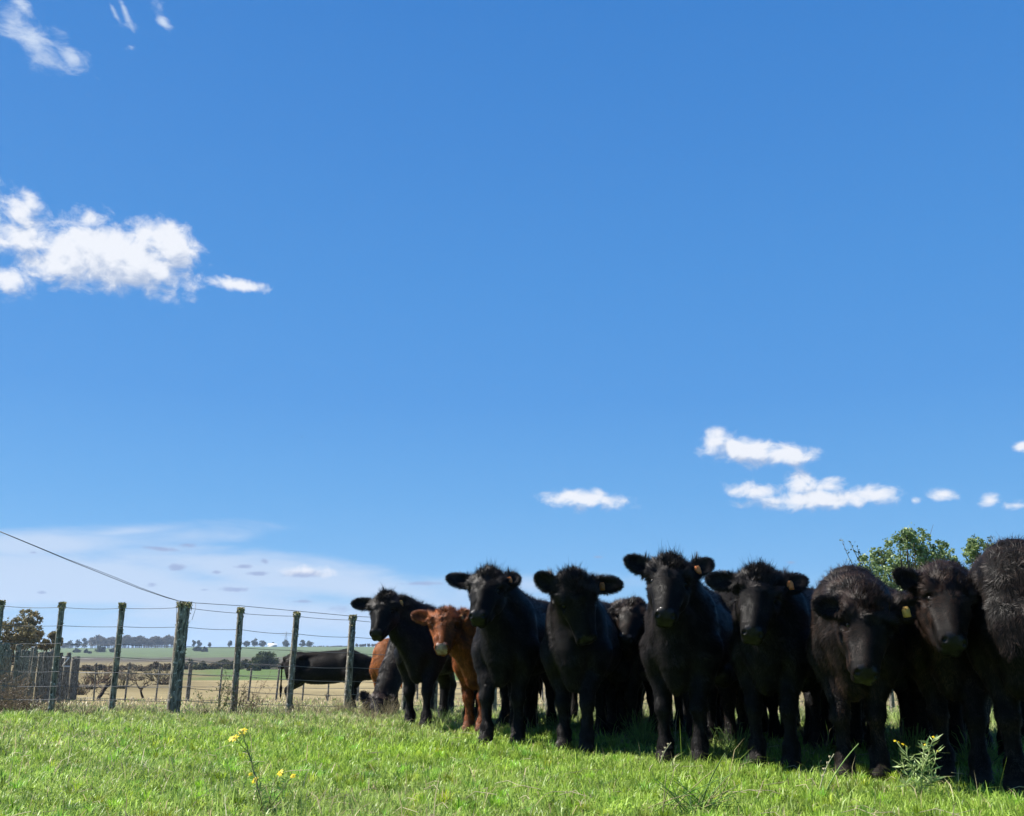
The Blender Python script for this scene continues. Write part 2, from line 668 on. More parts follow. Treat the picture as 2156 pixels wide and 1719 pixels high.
# ------------------------------------------------------------------ ground
def make_ground():
    ys = np.concatenate([np.arange(-30, 0, 3.), np.arange(0, 36, .25), np.geomspace(36, 6000, 110)])
    t = np.linspace(-1, 1, 161)
    xs = np.sign(t) * (np.abs(t) * 22 + (np.abs(t) ** 6) * 5000)
    X, Y = np.meshgrid(xs, ys)
    X = X * (1 + np.clip(Y, 0, 1000) / 60)
    X = np.clip(X, -6000, 6000)
    Z = H(X, Y)
    V = np.stack([X, Y, Z], -1).reshape(-1, 3)
    nx, ny = len(xs), len(ys)
    i, j = np.meshgrid(np.arange(nx - 1), np.arange(ny - 1))
    a = (j * nx + i).ravel()
    F = np.stack([a, a + 1, a + nx + 1, a + nx], 1)
    o = obj('pasture_ground', build_mesh('pasture_ground', V, [F], [ground_mat()], smooth=True))
    tag(o, kind='structure')


make_ground()


def patch(x, y, f, s=0):
    return (np.sin(x * f + s) * np.sin(y * f * 1.3 + s * 2) + np.sin((x + y) * f * 1.9 + 1 + s) * .6 + np.sin((x - .6 * y) * f * 3.7 + 2.2 * s) * .4) / 2


def blades(n, d0, d1, half, h, wd, mb, dry=.06, x0=None, pw=1.0, bright=1.0):
    d = (d0 ** pw + (d1 ** pw - d0 ** pw) * RNG.random(n)) ** (1 / pw)
    a = RNG.uniform(-half, half, n)
    x = d * np.tan(a)
    y = d
    z = H(x, y)
    pt = patch(x, y, 1.9)
    pt2 = patch(x, y, .7, 2)
    hh = h * (RNG.gamma(4, .25, n)) * (1 + .45 * pt + .3 * patch(x, y, 6.0, 4))
    ww = wd * RNG.uniform(.6, 1.4, n)
    th = RNG.uniform(0, 2 * PI, n)
    lean = RNG.uniform(.2, 1.5, n)
    D = np.stack([np.cos(th), np.sin(th), 0 * th], 1)
    S = np.stack([-np.sin(th), np.cos(th), 0 * th], 1)
    tw = RNG.uniform(-.9, .9, n)[:, None]
    S = S * np.cos(tw) + D * np.sin(tw)
    b = np.stack([x, y, z - .005], 1)
    up = np.array([0, 0, 1.0])
    m = b + up * (hh * (.60 - .12 * lean))[:, None] + D * (hh * lean * .32)[:, None]
    tp = b + up * (hh * (1.0 - .42 * lean))[:, None] + D * (hh * lean * .85)[:, None]
    V = np.stack([b - S * ww[:, None] * .5, b + S * ww[:, None] * .5, m + S * ww[:, None] * .5, m - S * ww[:, None] * .5, tp], 1).reshape(-1, 3)
    k = np.arange(n) * 5
    F4 = np.stack([k, k + 1, k + 2, k + 3], 1)
    F3 = np.stack([k + 3, k + 2, k + 4], 1)
    r = RNG.random(n)[:, None]
    g1, g2, g3 = np.array([.150, .260, .022]), np.array([.43, .60, .085]), np.array([.31, .40, .12])
    col = g1 + (g2 - g1) * r
    mixd = np.clip(.5 + .6 * pt2[:, None], 0, 1) * .6
    col = col * (1 - mixd) + g3 * (.6 + .8 * r) * mixd
    far = np.clip((y - 7.5) / 5, 0, 1)
    dull = np.clip((y - 7.0 + x * .25) / 5, 0, 1)[:, None] * np.clip(.55 + .55 * patch(x, y, 1.3, 3)[:, None], 0, 1)
    col = col * (1 - dull) + np.array([.30, .30, .155]) * (.55 + .8 * r) * dull
    hash_ = np.clip(1 + .28 * patch(x, y, 3.1, 7) + .22 * patch(x, y, 9.0, 1), .45, 1.5)[:, None]
    col = col * hash_
    isdry = RNG.random(n) < dry * (1 + 5.5 * far * np.clip(.6 + patch(x, y, 1.1, 5), 0, 2)) * np.clip(1 + 1.2 * pt2, .2, 3)
    dc = np.array([.52, .43, .25]) * RNG.uniform(.55, 1.25, n)[:, None]
    col = np.where(isdry[:, None], dc, col) * bright
    mb.add(V, F3, F4, np.repeat(col, 5, axis=0))


mb = MB()
blades(315000, 2.6, 7.0, .84, .040, .0044, mb, .03, pw=1.6)
blades(250000, 7.0, 12.0, .76, .046, .0064, mb, .05, pw=1.3)
blades(100000, 12.0, 20.0, .74, .045, .010, mb, .14, pw=1.3)
blades(32000, 20.0, 36.0, .72, .08, .02, mb, .22, pw=1.3)
blades(6000, 2.6, 10.0, .62, .10, .0036, mb, .4, pw=1.6)
for d0_, d1_, nt0, per in ((2.8, 7.0, 1850, 46), (7.0, 13.0, 1850, 34)):
    td = (d0_ ** 1.6 + (d1_ ** 1.6 - d0_ ** 1.6) * RNG.random(nt0)) ** (1 / 1.6)
    ta = RNG.uniform(-.82, .82, nt0)
    tx, ty = td * np.tan(ta), td
    thh = RNG.uniform(.03, .085, nt0) * (1 + (d0_ > 6) * .25)
    tcol = np.array([.33, .50, .06]) * RNG.uniform(.35, 1.15, (nt0, 1)) * np.stack([RNG.uniform(.7, 1.25, nt0), np.ones(nt0), RNG.uniform(.5, 1.5, nt0)], 1)
    fd_ = np.clip((ty - 7.0 + tx * .25) / 5, 0, 1)[:, None]
    tcol = tcol * (1 - fd_ * .7) + np.array([.26, .26, .13]) * fd_ * .7
    k_ = np.repeat(np.arange(nt0), per)
    n = len(k_)
    th = RNG.uniform(0, 2 * PI, n)
    r0 = np.abs(RNG.normal(0, .022, n))
    x, y = tx[k_] + np.cos(th) * r0, ty[k_] + np.sin(th) * r0
    b = np.stack([x, y, H(x, y) - .004], 1)
    D = np.stack([np.cos(th), np.sin(th), 0 * th], 1)
    S_ = np.stack([-np.sin(th), np.cos(th), 0 * th], 1)
    hh = thh[k_] * RNG.uniform(.5, 1.25, n)
    ln_ = RNG.uniform(.2, 1.1, n)
    ww = (.0042 if d0_ < 6 else .006) * RNG.uniform(.6, 1.3, n)
    m_ = b + [0, 0, 1] * (hh * (.62 - .1 * ln_))[:, None] + D * (hh * ln_ * .35)[:, None]
    tp = b + [0, 0, 1] * (hh * (1 - .4 * ln_))[:, None] + D * (hh * ln_ * .95)[:, None]
    V = np.stack([b - S_ * ww[:, None] * .5, b + S_ * ww[:, None] * .5, m_ + S_ * ww[:, None] * .5, m_ - S_ * ww[:, None] * .5, tp], 1).reshape(-1, 3)
    kk = np.arange(n) * 5
    mb.add(V, np.stack([kk + 3, kk + 2, kk + 4], 1), np.stack([kk, kk + 1, kk + 2, kk + 3], 1), np.repeat(tcol[k_] * RNG.uniform(.7, 1.3, (n, 1)), 5, axis=0))
for q in range(260):                                   # fallen straws among the blades
    d_ = RNG.uniform(3.6, 9)
    x_, y_ = d_ * math.tan(RNG.uniform(-.58, .58)), d_
    a_ = RNG.uniform(0, PI)
    l_ = RNG.uniform(.04, .13)
    z_ = float(H(x_, y_)) + RNG.uniform(.02, .05)
    e1, e2 = np.array([math.cos(a_), math.sin(a_), RNG.normal(0, .15)]) * l_, np.array([math.cos(a_ + .7), math.sin(a_ + .7), RNG.normal(-.1, .15)]) * l_ * .6
    p_ = np.array([x_, y_, z_])
    mb.tube([p_ - e1, p_ + [0, 0, .012], p_ + e2], [.0016, .0018, .0012], 4, np.array([.62, .56, .36]) * RNG.uniform(.6, 1.1), cap=False)
tag(obj('grass', mb.mesh('grass', [M_GRASS])), kind='stuff')


# ------------------------------------------------------------------ cattle: implicit body polygonised to one continuous skin
def unit(v):
    v = np.asarray(v, float)
    return v / (np.linalg.norm(v) + 1e-12)


class Sdf:
    def __init__(self):
        self.pr = []

    def ell(self, c, r, R=None, k=.04, sub=False):
        self.pr.append(('e', np.asarray(c, float), np.asarray(r, float), np.eye(3) if R is None else np.asarray(R), k, sub))

    def cap(self, a, b, ra, rb, k=.04, sub=False):
        self.pr.append(('c', np.asarray(a, float), np.asarray(b, float), (ra, rb), k, sub))

    def bounds(self):
        lo, hi = np.full(3, 9.), np.full(3, -9.)
        for p in self.pr:
            if p[-1]:
                continue
            a, b = self.pb(p)
            lo = np.minimum(lo, a)
            hi = np.maximum(hi, b)
        return lo, hi

    def pb(self, p):
        if p[0] == 'e':
            e = np.sqrt(((p[3].T * p[2][None, :]) ** 2).sum(1))
            return p[1] - e, p[1] + e
        m = max(p[3])
        return np.minimum(p[1], p[2]) - m, np.maximum(p[1], p[2]) + m

    def dist(self, p, Q):
        if p[0] == 'e':
            q = (Q - p[1]) @ p[3].T
            k0 = np.sqrt(((q / p[2]) ** 2).sum(-1)) + 1e-9
            k1 = np.sqrt(((q / p[2] ** 2) ** 2).sum(-1)) + 1e-9
            return k0 * (k0 - 1) / k1
        a, b = p[1], p[2]
        ba = b - a
        pa = Q - a
        h = np.clip(pa @ ba / (ba @ ba), 0, 1)
        return np.sqrt(((pa - h[..., None] * ba) ** 2).sum(-1)) - (p[3][0] + (p[3][1] - p[3][0]) * h)

    def grid(self, xs, ys, zs):
        D = np.full((len(xs), len(ys), len(zs)), 1.0, np.float32)
        for p in sorted(self.pr, key=lambda q: q[-1]):
            lo, hi = self.pb(p)
            mg = .05 + p[-2]
            sl = []
            for ax, g in enumerate((xs, ys, zs)):
                i0 = max(0, np.searchsorted(g, lo[ax] - mg) - 1)
                i1 = min(len(g), np.searchsorted(g, hi[ax] + mg) + 1)
                sl.append(slice(i0, i1))
            X, Y, Z = np.meshgrid(xs[sl[0]], ys[sl[1]], zs[sl[2]], indexing='ij')
            d = self.dist(p, np.stack([X, Y, Z], -1))
            s_ = D[tuple(sl)]
            k = p[-2]
            if p[-1]:
                h = np.clip(.5 - .5 * (s_ + d) / k, 0, 1)
                r = s_ * (1 - h) + (-d) * h + k * h * (1 - h)
            else:
                h = np.clip(.5 + .5 * (d - s_) / k, 0, 1)
                r = d * (1 - h) + s_ * h - k * h * (1 - h)
            D[tuple(sl)] = r
        return D


def surface_net(D, xs, ys, zs):
    S = D < 0
    nx, ny, nz = D.shape
    cnt = np.zeros((nx - 1, ny - 1, nz - 1), np.int8)
    for a in (0, 1):
        for b in (0, 1):
            for c in (0, 1):
                cnt += S[a:nx - 1 + a, b:ny - 1 + b, c:nz - 1 + c]
    act = (cnt > 0) & (cnt < 8)
    I = np.argwhere(act)
    idx = np.full(act.shape, -1, np.int32)
    idx[act] = np.arange(len(I))
    acc = np.zeros((len(I), 3))
    num = np.zeros(len(I))
    cor = [(0, 0, 0), (1, 0, 0), (0, 1, 0), (1, 1, 0), (0, 0, 1), (1, 0, 1), (0, 1, 1), (1, 1, 1)]
    val = [D[I[:, 0] + c[0], I[:, 1] + c[1], I[:, 2] + c[2]] for c in cor]
    for i in range(8):
        for ax in range(3):
            if cor[i][ax] == 0:
                j = i + (1, 2, 4)[ax]
                m = (val[i] < 0) != (val[j] < 0)
                t = np.where(m, val[i] / (val[i] - val[j] + 1e-12), 0)
                e = np.array(cor[i], float)[None].repeat(len(I), 0)
                e[:, ax] += t
                acc += e * m[:, None]
                num += m
    q = I + acc / num[:, None]
    V = np.stack([np.interp(q[:, i], np.arange(len(g)), g) for i, g in enumerate((xs, ys, zs))], 1)
    F = []
    for ax in range(3):
        s0 = [slice(None)] * 3
        s1 = [slice(None)] * 3
        s0[ax] = slice(0, -1)
        s1[ax] = slice(1, None)
        A, B = S[tuple(s0)], S[tuple(s1)]
        E = np.argwhere(A != B)
        o1, o2 = [(1, 2), (2, 0), (0, 1)][ax]
        ok = (E[:, o1] > 0) & (E[:, o2] > 0) & (E[:, o1] < D.shape[o1] - 1) & (E[:, o2] < D.shape[o2] - 1)
        E = E[ok]
        flip = A[E[:, 0], E[:, 1], E[:, 2]]

        def cell(d1, d2):
            c = E.copy()
            c[:, o1] += d1
            c[:, o2] += d2
            return idx[c[:, 0], c[:, 1], c[:, 2]]
        qd = np.stack([cell(-1, -1), cell(0, -1), cell(0, 0), cell(-1, 0)], 1)
        qd[~flip] = qd[~flip][:, ::-1]
        F.append(qd)
    return V, np.vstack(F)


def axis(lo, hi, flo, fhi, coarse, fine):
    out = [lo]
    while out[-1] < hi:
        x = out[-1]
        dd = max(0, flo - x, x - fhi)
        out.append(x + min(coarse, fine + dd * .35))
    return np.array(out)


BLACK = dict(base=np.array([.0036, .0032, .0034]), hi=np.array([.028, .022, .021]), brown=.20)
BROWNBLACK = dict(base=np.array([.0042, .0034, .0032]), hi=np.array([.034, .0195, .014]), brown=.42)
RED = dict(base=np.array([.16, .045, .013]), hi=np.array([.32, .10, .032]), brown=.3)
ORANGE = dict(base=np.array([.20, .062, .015]), hi=np.array([.36, .125, .033]), brown=.3)


def make_cow(label, cat, feet, yaw, s, poll, muz, earL, earR, reach=.30, coat=BLACK, tagear='R', head_yaw=0., detail=1.0, fd=None,
             hind=((-.14, 1.20), (.14, 1.28)), tag_col=(.85, .26, .08), droop=0., group='young cattle standing in the pasture', tagp=.42, hump=0., neckup=0., tuft=1.0, roll=0., wide=1.):
    s *= 1.02
    a = math.radians(yaw)
    if fd is None:
        fw = [G(*f) for f in feet]
    else:
        fw = [onground(f[0], fd + f[1]) for f in feet]
    org = (fw[0] + fw[1]) / 2
    org[2] = float(H(org[0], org[1])) - .005
    ca, sa = math.cos(a), math.sin(a)
    Mw = np.array([[ca, sa, 0], [-sa, ca, 0], [0, 0, 1.]])       # local -> world
    toL = lambda p: (np.asarray(p) - org) @ Mw                    # inverse of orthogonal matrix
    S = Sdf()
    # torso
    S.ell((0, .44 * s, .785 * s), np.array((.215, .46, .285)) * s, k=.07)
    S.ell((0, .05 * s, .74 * s), np.array((.155, .21, .25)) * s, k=.07)
    S.ell((0, -.05 * s, .57 * s), np.array((.08, .10, .16)) * s, k=.06)
    S.ell((0, .74 * s, .735 * s), np.array((.232, .42, .25)) * s, k=.07)
    S.ell((0, 1.13 * s, .87 * s), np.array((.195, .25, .215)) * s, k=.07)
    S.cap(np.array((0, .12, (1.05 + hump))) * s, np.array((0, 1.2, 1.01)) * s, .085 * s, .060 * s, .07)
    S.ell(np.array((0, .12, .93)) * s, np.array((.150, .26, .19)) * s, k=.08)
    for q in (-1, 1):
        S.ell(np.array((q * .145, .10, .80)) * s, np.array((.080, .17, .24)) * s, k=.045)
        S.ell(np.array((q * .165, .02, .66)) * s, np.array((.062, .10, .12)) * s, k=.04)
        S.ell(np.array((q * .13, 1.12, .76)) * s, np.array((.105, .20, .27)) * s, k=.05)
        S.ell(np.array((q * .15, .98, 1.0)) * s, np.array((.055, .075, .050)) * s, k=.04)
        S.ell(np.array((q * .09, 1.33, .97)) * s, np.array((.045, .06, .05)) * s, k=.04)
        S.ell(np.array((q * .225, .90, .90)) * s, np.array((.05, .11, .10)) * s, k=.05, sub=True)
    # tail
    S.cap(np.array((0, 1.36, .98)) * s, np.array((0, 1.43, .80)) * s, .032 * s, .026 * s, .03)
    S.cap(np.array((0, 1.43, .80)) * s, np.array((.02, 1.42, .38)) * s, .024 * s, .020 * s, .02)
    S.cap(np.array((.02, 1.42, .42)) * s, np.array((.03, 1.43, .22)) * s, .034 * s, .02 * s, .02)
    # front legs
    hooves = []
    for q, f in zip((-1, 1), fw):
        fl = toL(f)
        fx, fy = fl[0], fl[1]
        gz = float(H(f[0], f[1])) - org[2]
        sh = np.array((q * .150, .07, .69)) * s
        kn = np.array((fx * .9 + q * .145 * s * .1, fy * .8 + .0, gz + .335 * s))
        ft = np.array((fx, fy + .015, gz + .115 * s))
        hf = np.array((fx, fy - .01, gz + .04))
        S.cap(sh, kn + (0, .01, .06 * s), .118 * s, .054 * s, .05)
        S.ell(kn, np.array((.058, .062, .066)) * s, k=.025)
        S.cap(kn, ft, .039 * s, .036 * s, .022)
        S.ell(ft, np.array((.051, .054, .048)) * s, k=.03)
        S.cap(ft, hf, .046 * s, .050 * s, .025)
        S.ell(hf + (0, -.012, -.005), np.array((.056, .068, .044)) * s, k=.02)
        hooves.append(hf)
    for q, hp in zip((-1, 1), hind):
        wx, wy = hp[0] * s, hp[1] * s
        wp = Mw @ np.array((wx, wy, 0)) + org
        gz = float(H(wp[0], wp[1])) - org[2]
        S.cap(np.array((q * .13, 1.10, .72)) * s, np.array((q * .145 * s, (1.0 * s + wy * .12) * .96, .56 * s)), .15 * s, .10 * s, .06)
        S.cap(np.array((q * .145 * s, 1.08 * s, .56 * s)), np.array((wx, wy + .07 * s, gz + .40 * s)), .105 * s, .056 * s, .05)
        S.ell(np.array((wx, wy + .075 * s, gz + .39 * s)), np.array((.048, .058, .062)) * s, k=.03)
        S.cap(np.array((wx, wy + .07 * s, gz + .38 * s)), np.array((wx, wy + .01, gz + .12 * s)), .050 * s, .044 * s, .03)
        S.ell(np.array((wx, wy + .01, gz + .115 * s)), np.array((.050, .053, .047)) * s, k=.03)
        S.cap(np.array((wx, wy + .01, gz + .12 * s)), np.array((wx, wy - .02, gz + .04)), .046 * s, .05 * s, .025)
        S.ell(np.array((wx, wy - .03, gz + .036)), np.array((.055, .067, .043)) * s, k=.02)
        hooves.append(np.array((wx, wy, gz)))
    # head frame from where the poll and the nose are
    LH = .46 * s
    dh = org[1] - reach
    Pw = P(*poll, dh)
    best = None
    for dm in np.linspace(dh - .40, dh - .02, 60):
        Mz = P(*muz, dm)
        e = abs(np.linalg.norm(Mz - Pw) - LH)
        if best is None or e < best[0] - 1e-4:
            best = (e, Mz)
    Mz = best[1]
    hl = np.linalg.norm(Mz - Pw)
    hsx = hl / .42
    pl, ml = toL(Pw), toL(Mz)
    av = unit(ml - pl)                                          # poll -> nose
    psi = a + math.radians(head_yaw)
    lat = np.array((math.cos(math.radians(head_yaw)), math.sin(math.radians(head_yaw)), 0))   # world lateral, to the picture's right
    lat = lat + np.array((0, 0, math.tan(math.radians(roll))))
    lat = lat @ Mw
    lat = unit(lat - av * (lat @ av))
    nv = np.cross(av, lat)
    if (nv @ (np.array((0, -1., .3)) @ Mw)) < 0:
        nv = -nv
    nv = unit(nv)
    RH = np.stack([lat, av, nv], 0)                              # rows: local axes
    hw = .5 * (hsx + s) * 1.10 * wide                                          # widths follow body scale too
    hp = lambda u_, a_, n_: pl + lat * u_ * hw + av * a_ * hsx + nv * n_ * hw
    rr = lambda u_, a_, n_: np.array((u_ * hw, a_ * hsx, n_ * hw))
    S.ell(hp(0, .085, -.055), rr(.108, .105, .095), RH, .04)
    S.ell(hp(0, .03, -.05), rr(.070, .055, .070), RH, .04)
    S.ell(hp(0, .14, -.03), rr(.098, .10, .072), RH, .04)
    S.cap(hp(0, .16, -.045), hp(0, .34, -.045), .083 * hw, .052 * hw, .04)
    S.cap(hp(0, .14, .012), hp(0, .35, -.008), .040 * hw, .034 * hw, .03)
    for q in (-1, 1):
        S.ell(hp(q * .062, .17, -.10), rr(.042, .085, .065), RH, .035)
        S.ell(hp(q * .078, .118, .0), rr(.030, .038, .028), RH, .025)         # brow
        S.cap(hp(q * .045, .12, -.145), hp(q * .028, .33, -.095), .044 * hw, .032 * hw, .035)
        S.cap(hp(q * .048, .20, -.03), hp(q * .035, .34, -.03), .034 * hw, .026 * hw, .03)
        S.ell(hp(q * .033, .374, -.022), rr(.028, .032, .034), RH, .02)      # nostril wing
        S.ell(hp(q * .024, .386, -.066), rr(.029, .030, .026), RH, .018)       # lips
        S.ell(hp(q * .092, .160, -.012), rr(.022, .026, .022), RH, .016, True)  # eye socket
        S.ell(hp(q * .040, .392, .000), rr(.009, .012, .014), np.array(RH), .007, True)  # nostril
    S.ell(hp(0, .382, -.042), rr(.036, .032, .040), RH, .02)
    S.cap(hp(-.06, .392, -.088), hp(.06, .392, -.088), .008, .008, .008, True)
    S.ell(hp(0, .352, -.106), rr(.034, .042, .026), RH, .018)                  # chin
    # ears
    earb, eart, eard = [], [], []
    for q, tp in zip((-1, 1), (earL, earR)):
        eb = hp(q * .088, .055, -.055)
        tpw = P(*tp, dh + .015 + .03 * (q * math.sin(math.radians(head_yaw)) > 0))
        te = toL(tpw)
        ed = unit(te - eb)
        el_ = min(max(np.linalg.norm(te - eb), .13 * s), .25 * s)
        qn = unit(nv * .75 + np.array((0, -.35, -.25)) @ Mw - av * .1)
        qn = unit(qn - ed * (qn @ ed))
        wn = np.cross(ed, qn)
        RE = np.stack([ed, wn, qn], 0)
        S.cap(eb, eb + ed * el_ * .35, .036 * hw, .028 * hw, .03)
        S.ell(eb + ed * el_ * .56, (el_ * .46, .045 * hw, .017 * hw), RE, .022)
        S.ell(eb + ed * el_ * .60 + qn * .020 * hw, (el_ * .34, .035 * hw, .017 * hw), RE, .008, True)
        earb.append(eb)
        eart.append(eb + ed * el_)
        eard.append((ed, wn, qn, el_))
    # neck
    nb = hp(0, .03, -.12)
    wt = np.array((0, .10, .95 + neckup)) * s
    ch = np.array((0, -.02, .74)) * s
    th_ = hp(0, .13, -.16)
    mid = (wt * .5 + nb * .5) + np.array((0, 0, .015))
    S.cap(wt, mid, .185 * s, .150 * s, .08)
    S.cap(mid, nb, .150 * s, .098 * s, .06)
    S.cap(ch + np.array((0, -.10, -.12)) * s, th_, .055 * s, .035 * s, .06)
    S.cap(ch, ch * .45 + th_ * .55, .165 * s, .105 * s, .08)
    S.cap(ch * .45 + th_ * .55, th_, .105 * s, .062 * s, .05)

    # grid, finer round the head
    lo, hi = S.bounds()
    lo -= .03
    hi += .03
    hpts = np.array([pl, ml, eart[0], eart[1], hp(0, .1, -.15)])
    flo, fhi = hpts.min(0) - .03, hpts.max(0) + .03
    fine = .0085 / detail
    cs = .024 / detail
    xs = axis(lo[0], hi[0], flo[0], fhi[0], cs, fine)
    ys = axis(lo[1], hi[1], flo[1], fhi[1], cs * 1.15, fine)
    zs = axis(lo[2], hi[2], flo[2], fhi[2], cs, fine)
    V, F = surface_net(S.grid(xs, ys, zs), xs, ys, zs)
    # normals
    fn = np.cross(V[F[:, 2]] - V[F[:, 0]], V[F[:, 3]] - V[F[:, 1]])
    vn = np.zeros_like(V)
    for i in range(4):
        np.add.at(vn, F[:, i], fn)
    vn /= np.linalg.norm(vn, axis=1)[:, None] + 1e-12

    hc = lambda p: np.stack([(p - pl) @ lat / hw, (p - pl) @ av / hsx, (p - pl) @ nv / hw], -1)
    h3 = hc(V)
    fc = V[F].mean(1)
    f3 = hc(fc)
    nose = (f3[:, 1] > .364 - f3[:, 2] * .50) & (f3[:, 1] < .47) & (f3[:, 2] > -.062) & (f3[:, 2] < .020) & (np.abs(f3[:, 0]) < .048 - .25 * np.abs(f3[:, 2] + .02))
    lip = (f3[:, 1] > .375) & (f3[:, 1] < .47) & (f3[:, 2] <= -.075) & (f3[:, 2] > -.14) & (np.abs(f3[:, 0]) < .08)
    base, hic = coat['base'], coat['hi']
    rootcol = np.repeat((base * .75)[None], len(V), 0)
    low = np.clip(1 - V[:, 2] / (.09), 0, 1)[:, None]
    rootcol = rootcol * (1 - low) + np.array([.05, .042, .034]) * low
    W = lambda p: p @ Mw.T
    ob = empty(cat, org, label, cat, group)
    nosem = M_NOSE_RED if (coat is RED or coat is ORANGE) else M_NOSE
    me = build_mesh('body', W(V), [F], [M_SKIN, nosem], rootcol, nose.astype(int), True)
    obj('body', me, ob)

    # ---- coat hair
    area = np.linalg.norm(fn, axis=1) / 2
    inhead = (f3[:, 1] > -.04) & (f3[:, 1] < .45) & (np.abs(f3[:, 0]) < .14) & (f3[:, 2] > -.18)
    eard_d = np.minimum(*[np.linalg.norm(fc - (eb + e[0] * e[3] * .5), axis=1) for eb, e in zip(earb, eard)])
    isear = (eard_d < .6 * eard[0][3]) & (np.abs(f3[:, 0]) > .095)
    wgt = area * np.where(inhead, 2.6, np.where(isear, 2.6, 1.0)) * np.where(nose, 0, 1)
    eyep = [hp(q * .092, .158, -.012) for q in (-1, 1)]
    for e_ in eyep:
        wgt = wgt * (np.linalg.norm(fc - e_, axis=1) > .021 * s)
    n = int(170000 * detail ** 2)
    cum = np.cumsum(wgt)
    fi = np.searchsorted(cum, RNG.random(n) * cum[-1])
    fi = np.minimum(fi, len(F) - 1)
    u_, v_ = RNG.random((2, n, 1))
    q4 = V[F[fi]]
    p0 = (q4[:, 0] * (1 - u_) + q4[:, 1] * u_) * (1 - v_) + (q4[:, 3] * (1 - u_) + q4[:, 2] * u_) * v_
    nq = vn[F[fi, 0]] + vn[F[fi, 2]]
    nq /= np.linalg.norm(nq, axis=1)[:, None] + 1e-9
    p3 = hc(p0)
    head = inhead[fi]
    ear = isear[fi] & ~((np.abs(p3[:, 0]) < .10))
    leg = (p0[:, 2] < .46 * s) & ~head & ~ear
    fore = head & (p3[:, 1] < .125 + .06 * np.clip(1 - np.abs(p3[:, 0]) / .08, 0, 1)) & (p3[:, 2] > -.12)
    face = head & ~fore
    flow = np.tile(np.array((0, .55, -.8)), (n, 1))
    flow[leg] = (0, .1, -1)
    # face hair runs away from a whorl between the eyes
    wh = hp(0, .17, .03)
    dv = p0 - wh
    dv /= np.linalg.norm(dv, axis=1)[:, None] + 1e-6
    flow[head] = dv[head]
    for j, e in enumerate(eard):
        mk = ear & (np.sign(p3[:, 0]) == (-1, 1)[j])
        cen = earb[j] + e[0] * e[3] * .45
        o_ = p0[mk] - cen
        flow[mk] = unit(e[0]) * .6 + o_ / (np.linalg.norm(o_, axis=1)[:, None] + 1e-6)
    sd = hash(label) % 97 if False else (len(label) * 7 + int(poll[0])) % 97
    nz = vnoise(p0, 2 * PI / .085 / 2.2, sd)
    nz2 = vnoise(p0, 2 * PI / .030 / 2.2, sd + 5)
    fk_ = np.clip((.20 - p3[:, 1]) / .08, 0, 1)
    curl = np.where(head, .35 + 1.1 * fk_, np.where(face, .35, np.where(leg, .75, .55)))[:, None]
    fl = flow + curl * (nz * .8 + nz2 * .55)
    fl = fl - nq * (fl * nq).sum(1)[:, None]
    fl /= np.linalg.norm(fl, axis=1)[:, None] + 1e-6
    lift = np.where(head, .22 + .45 * fk_, np.where(face, .22, np.where(ear, .45, np.where(leg, .50, .45))))[:, None] * RNG.uniform(.6, 1.5, (n, 1)) * np.clip(1 + .8 * nz[:, 2:3], .35, 2)
    dr = fl + nq * lift
    dr /= np.linalg.norm(dr, axis=1)[:, None]
    fl_ = np.clip((.215 - p3[:, 1]) / .14, 0, 1)
    ln = np.where(head, np.where(p3[:, 1] > .33, .007, np.where(np.abs(p3[:, 0]) > .075, .020, .014)) + .024 * fl_ * (p3[:, 2] > -.12), np.where(face, .015, np.where(ear, .026, np.where(leg, .018, .023)))) * RNG.uniform(.55, 1.45, n) * (.6 + .4 * s)
    top = np.clip((.06 - p3[:, 1]) / .10, 0, 1) * head
    ln = ln * (1 + .5 * top)
    wd = np.where(face, .0011, .0014) * RNG.uniform(.6, 1.3, n) / detail ** .8
    sdv = np.cross(dr, nq)
    sdv /= np.linalg.norm(sdv, axis=1)[:, None] + 1e-6
    tipp = p0 + dr * ln[:, None]
    p0i = p0 - nq * .003
    Vt = np.stack([p0i - sdv * wd[:, None], p0i + sdv * wd[:, None], tipp], 1).reshape(-1, 3)
    k = np.arange(n) * 3
    T3 = np.stack([k, k + 1, k + 2], 1)
    lowf = vnoise(p0, 2 * PI / .55 / 2.2, sd + 11)[:, :1]
    br = np.clip(RNG.random((n, 1)) * .55 + coat['brown'] * (.35 + .8 * lowf) + .25 * fore[:, None] * RNG.random((n, 1)), 0, 1)
    colr = (base * RNG.uniform(.6, 1.4, (n, 1)) * (1 - br) + hic * br) * np.clip(1 + .6 * nz[:, 1:2] + .35 * nz2[:, :1], .4, 2.1)
    # mud and dust on the lower legs
    lw = np.clip((.30 * s - p0[:, 2]) / .25, 0, 1)[:, None] * (.15 + .55 * RNG.random((n, 1))) * np.clip(.9 + nz[:, 2:3], .2, 1.6)
    colr = colr * (1 - lw) + np.array([.050, .041, .036]) * lw * (1 if base[0] < .05 else 2.2) + 0 * colr
    mb_ = MB()
    ct = np.repeat(colr, 3, axis=0)
    mb_.add(W(Vt), T3, None, ct)
    hn = [np.repeat(W(nq), 3, axis=0)]

    # long ribbons: poll tuft, ear fringe, neck crest
    def ribbons(p, d0, cv, l_, w_, c_):
        m = len(p)
        sv = np.cross(d0, rand_unit(m))
        sv /= np.linalg.norm(sv, axis=1)[:, None] + 1e-6
        vs_ = []
        for t_ in (0, .4, .75):
            c0 = p + d0 * (l_ * t_)[:, None] + cv * (l_ * t_ * t_)[:, None]
            hw_ = (w_ * (1 - .45 * t_))[:, None]
            vs_ += [c0 - sv * hw_, c0 + sv * hw_]
        vs_.append(p + d0 * l_[:, None] + cv * l_[:, None])
        Vr = np.stack(vs_, 1).reshape(-1, 3)
        kk = np.arange(m) * 7
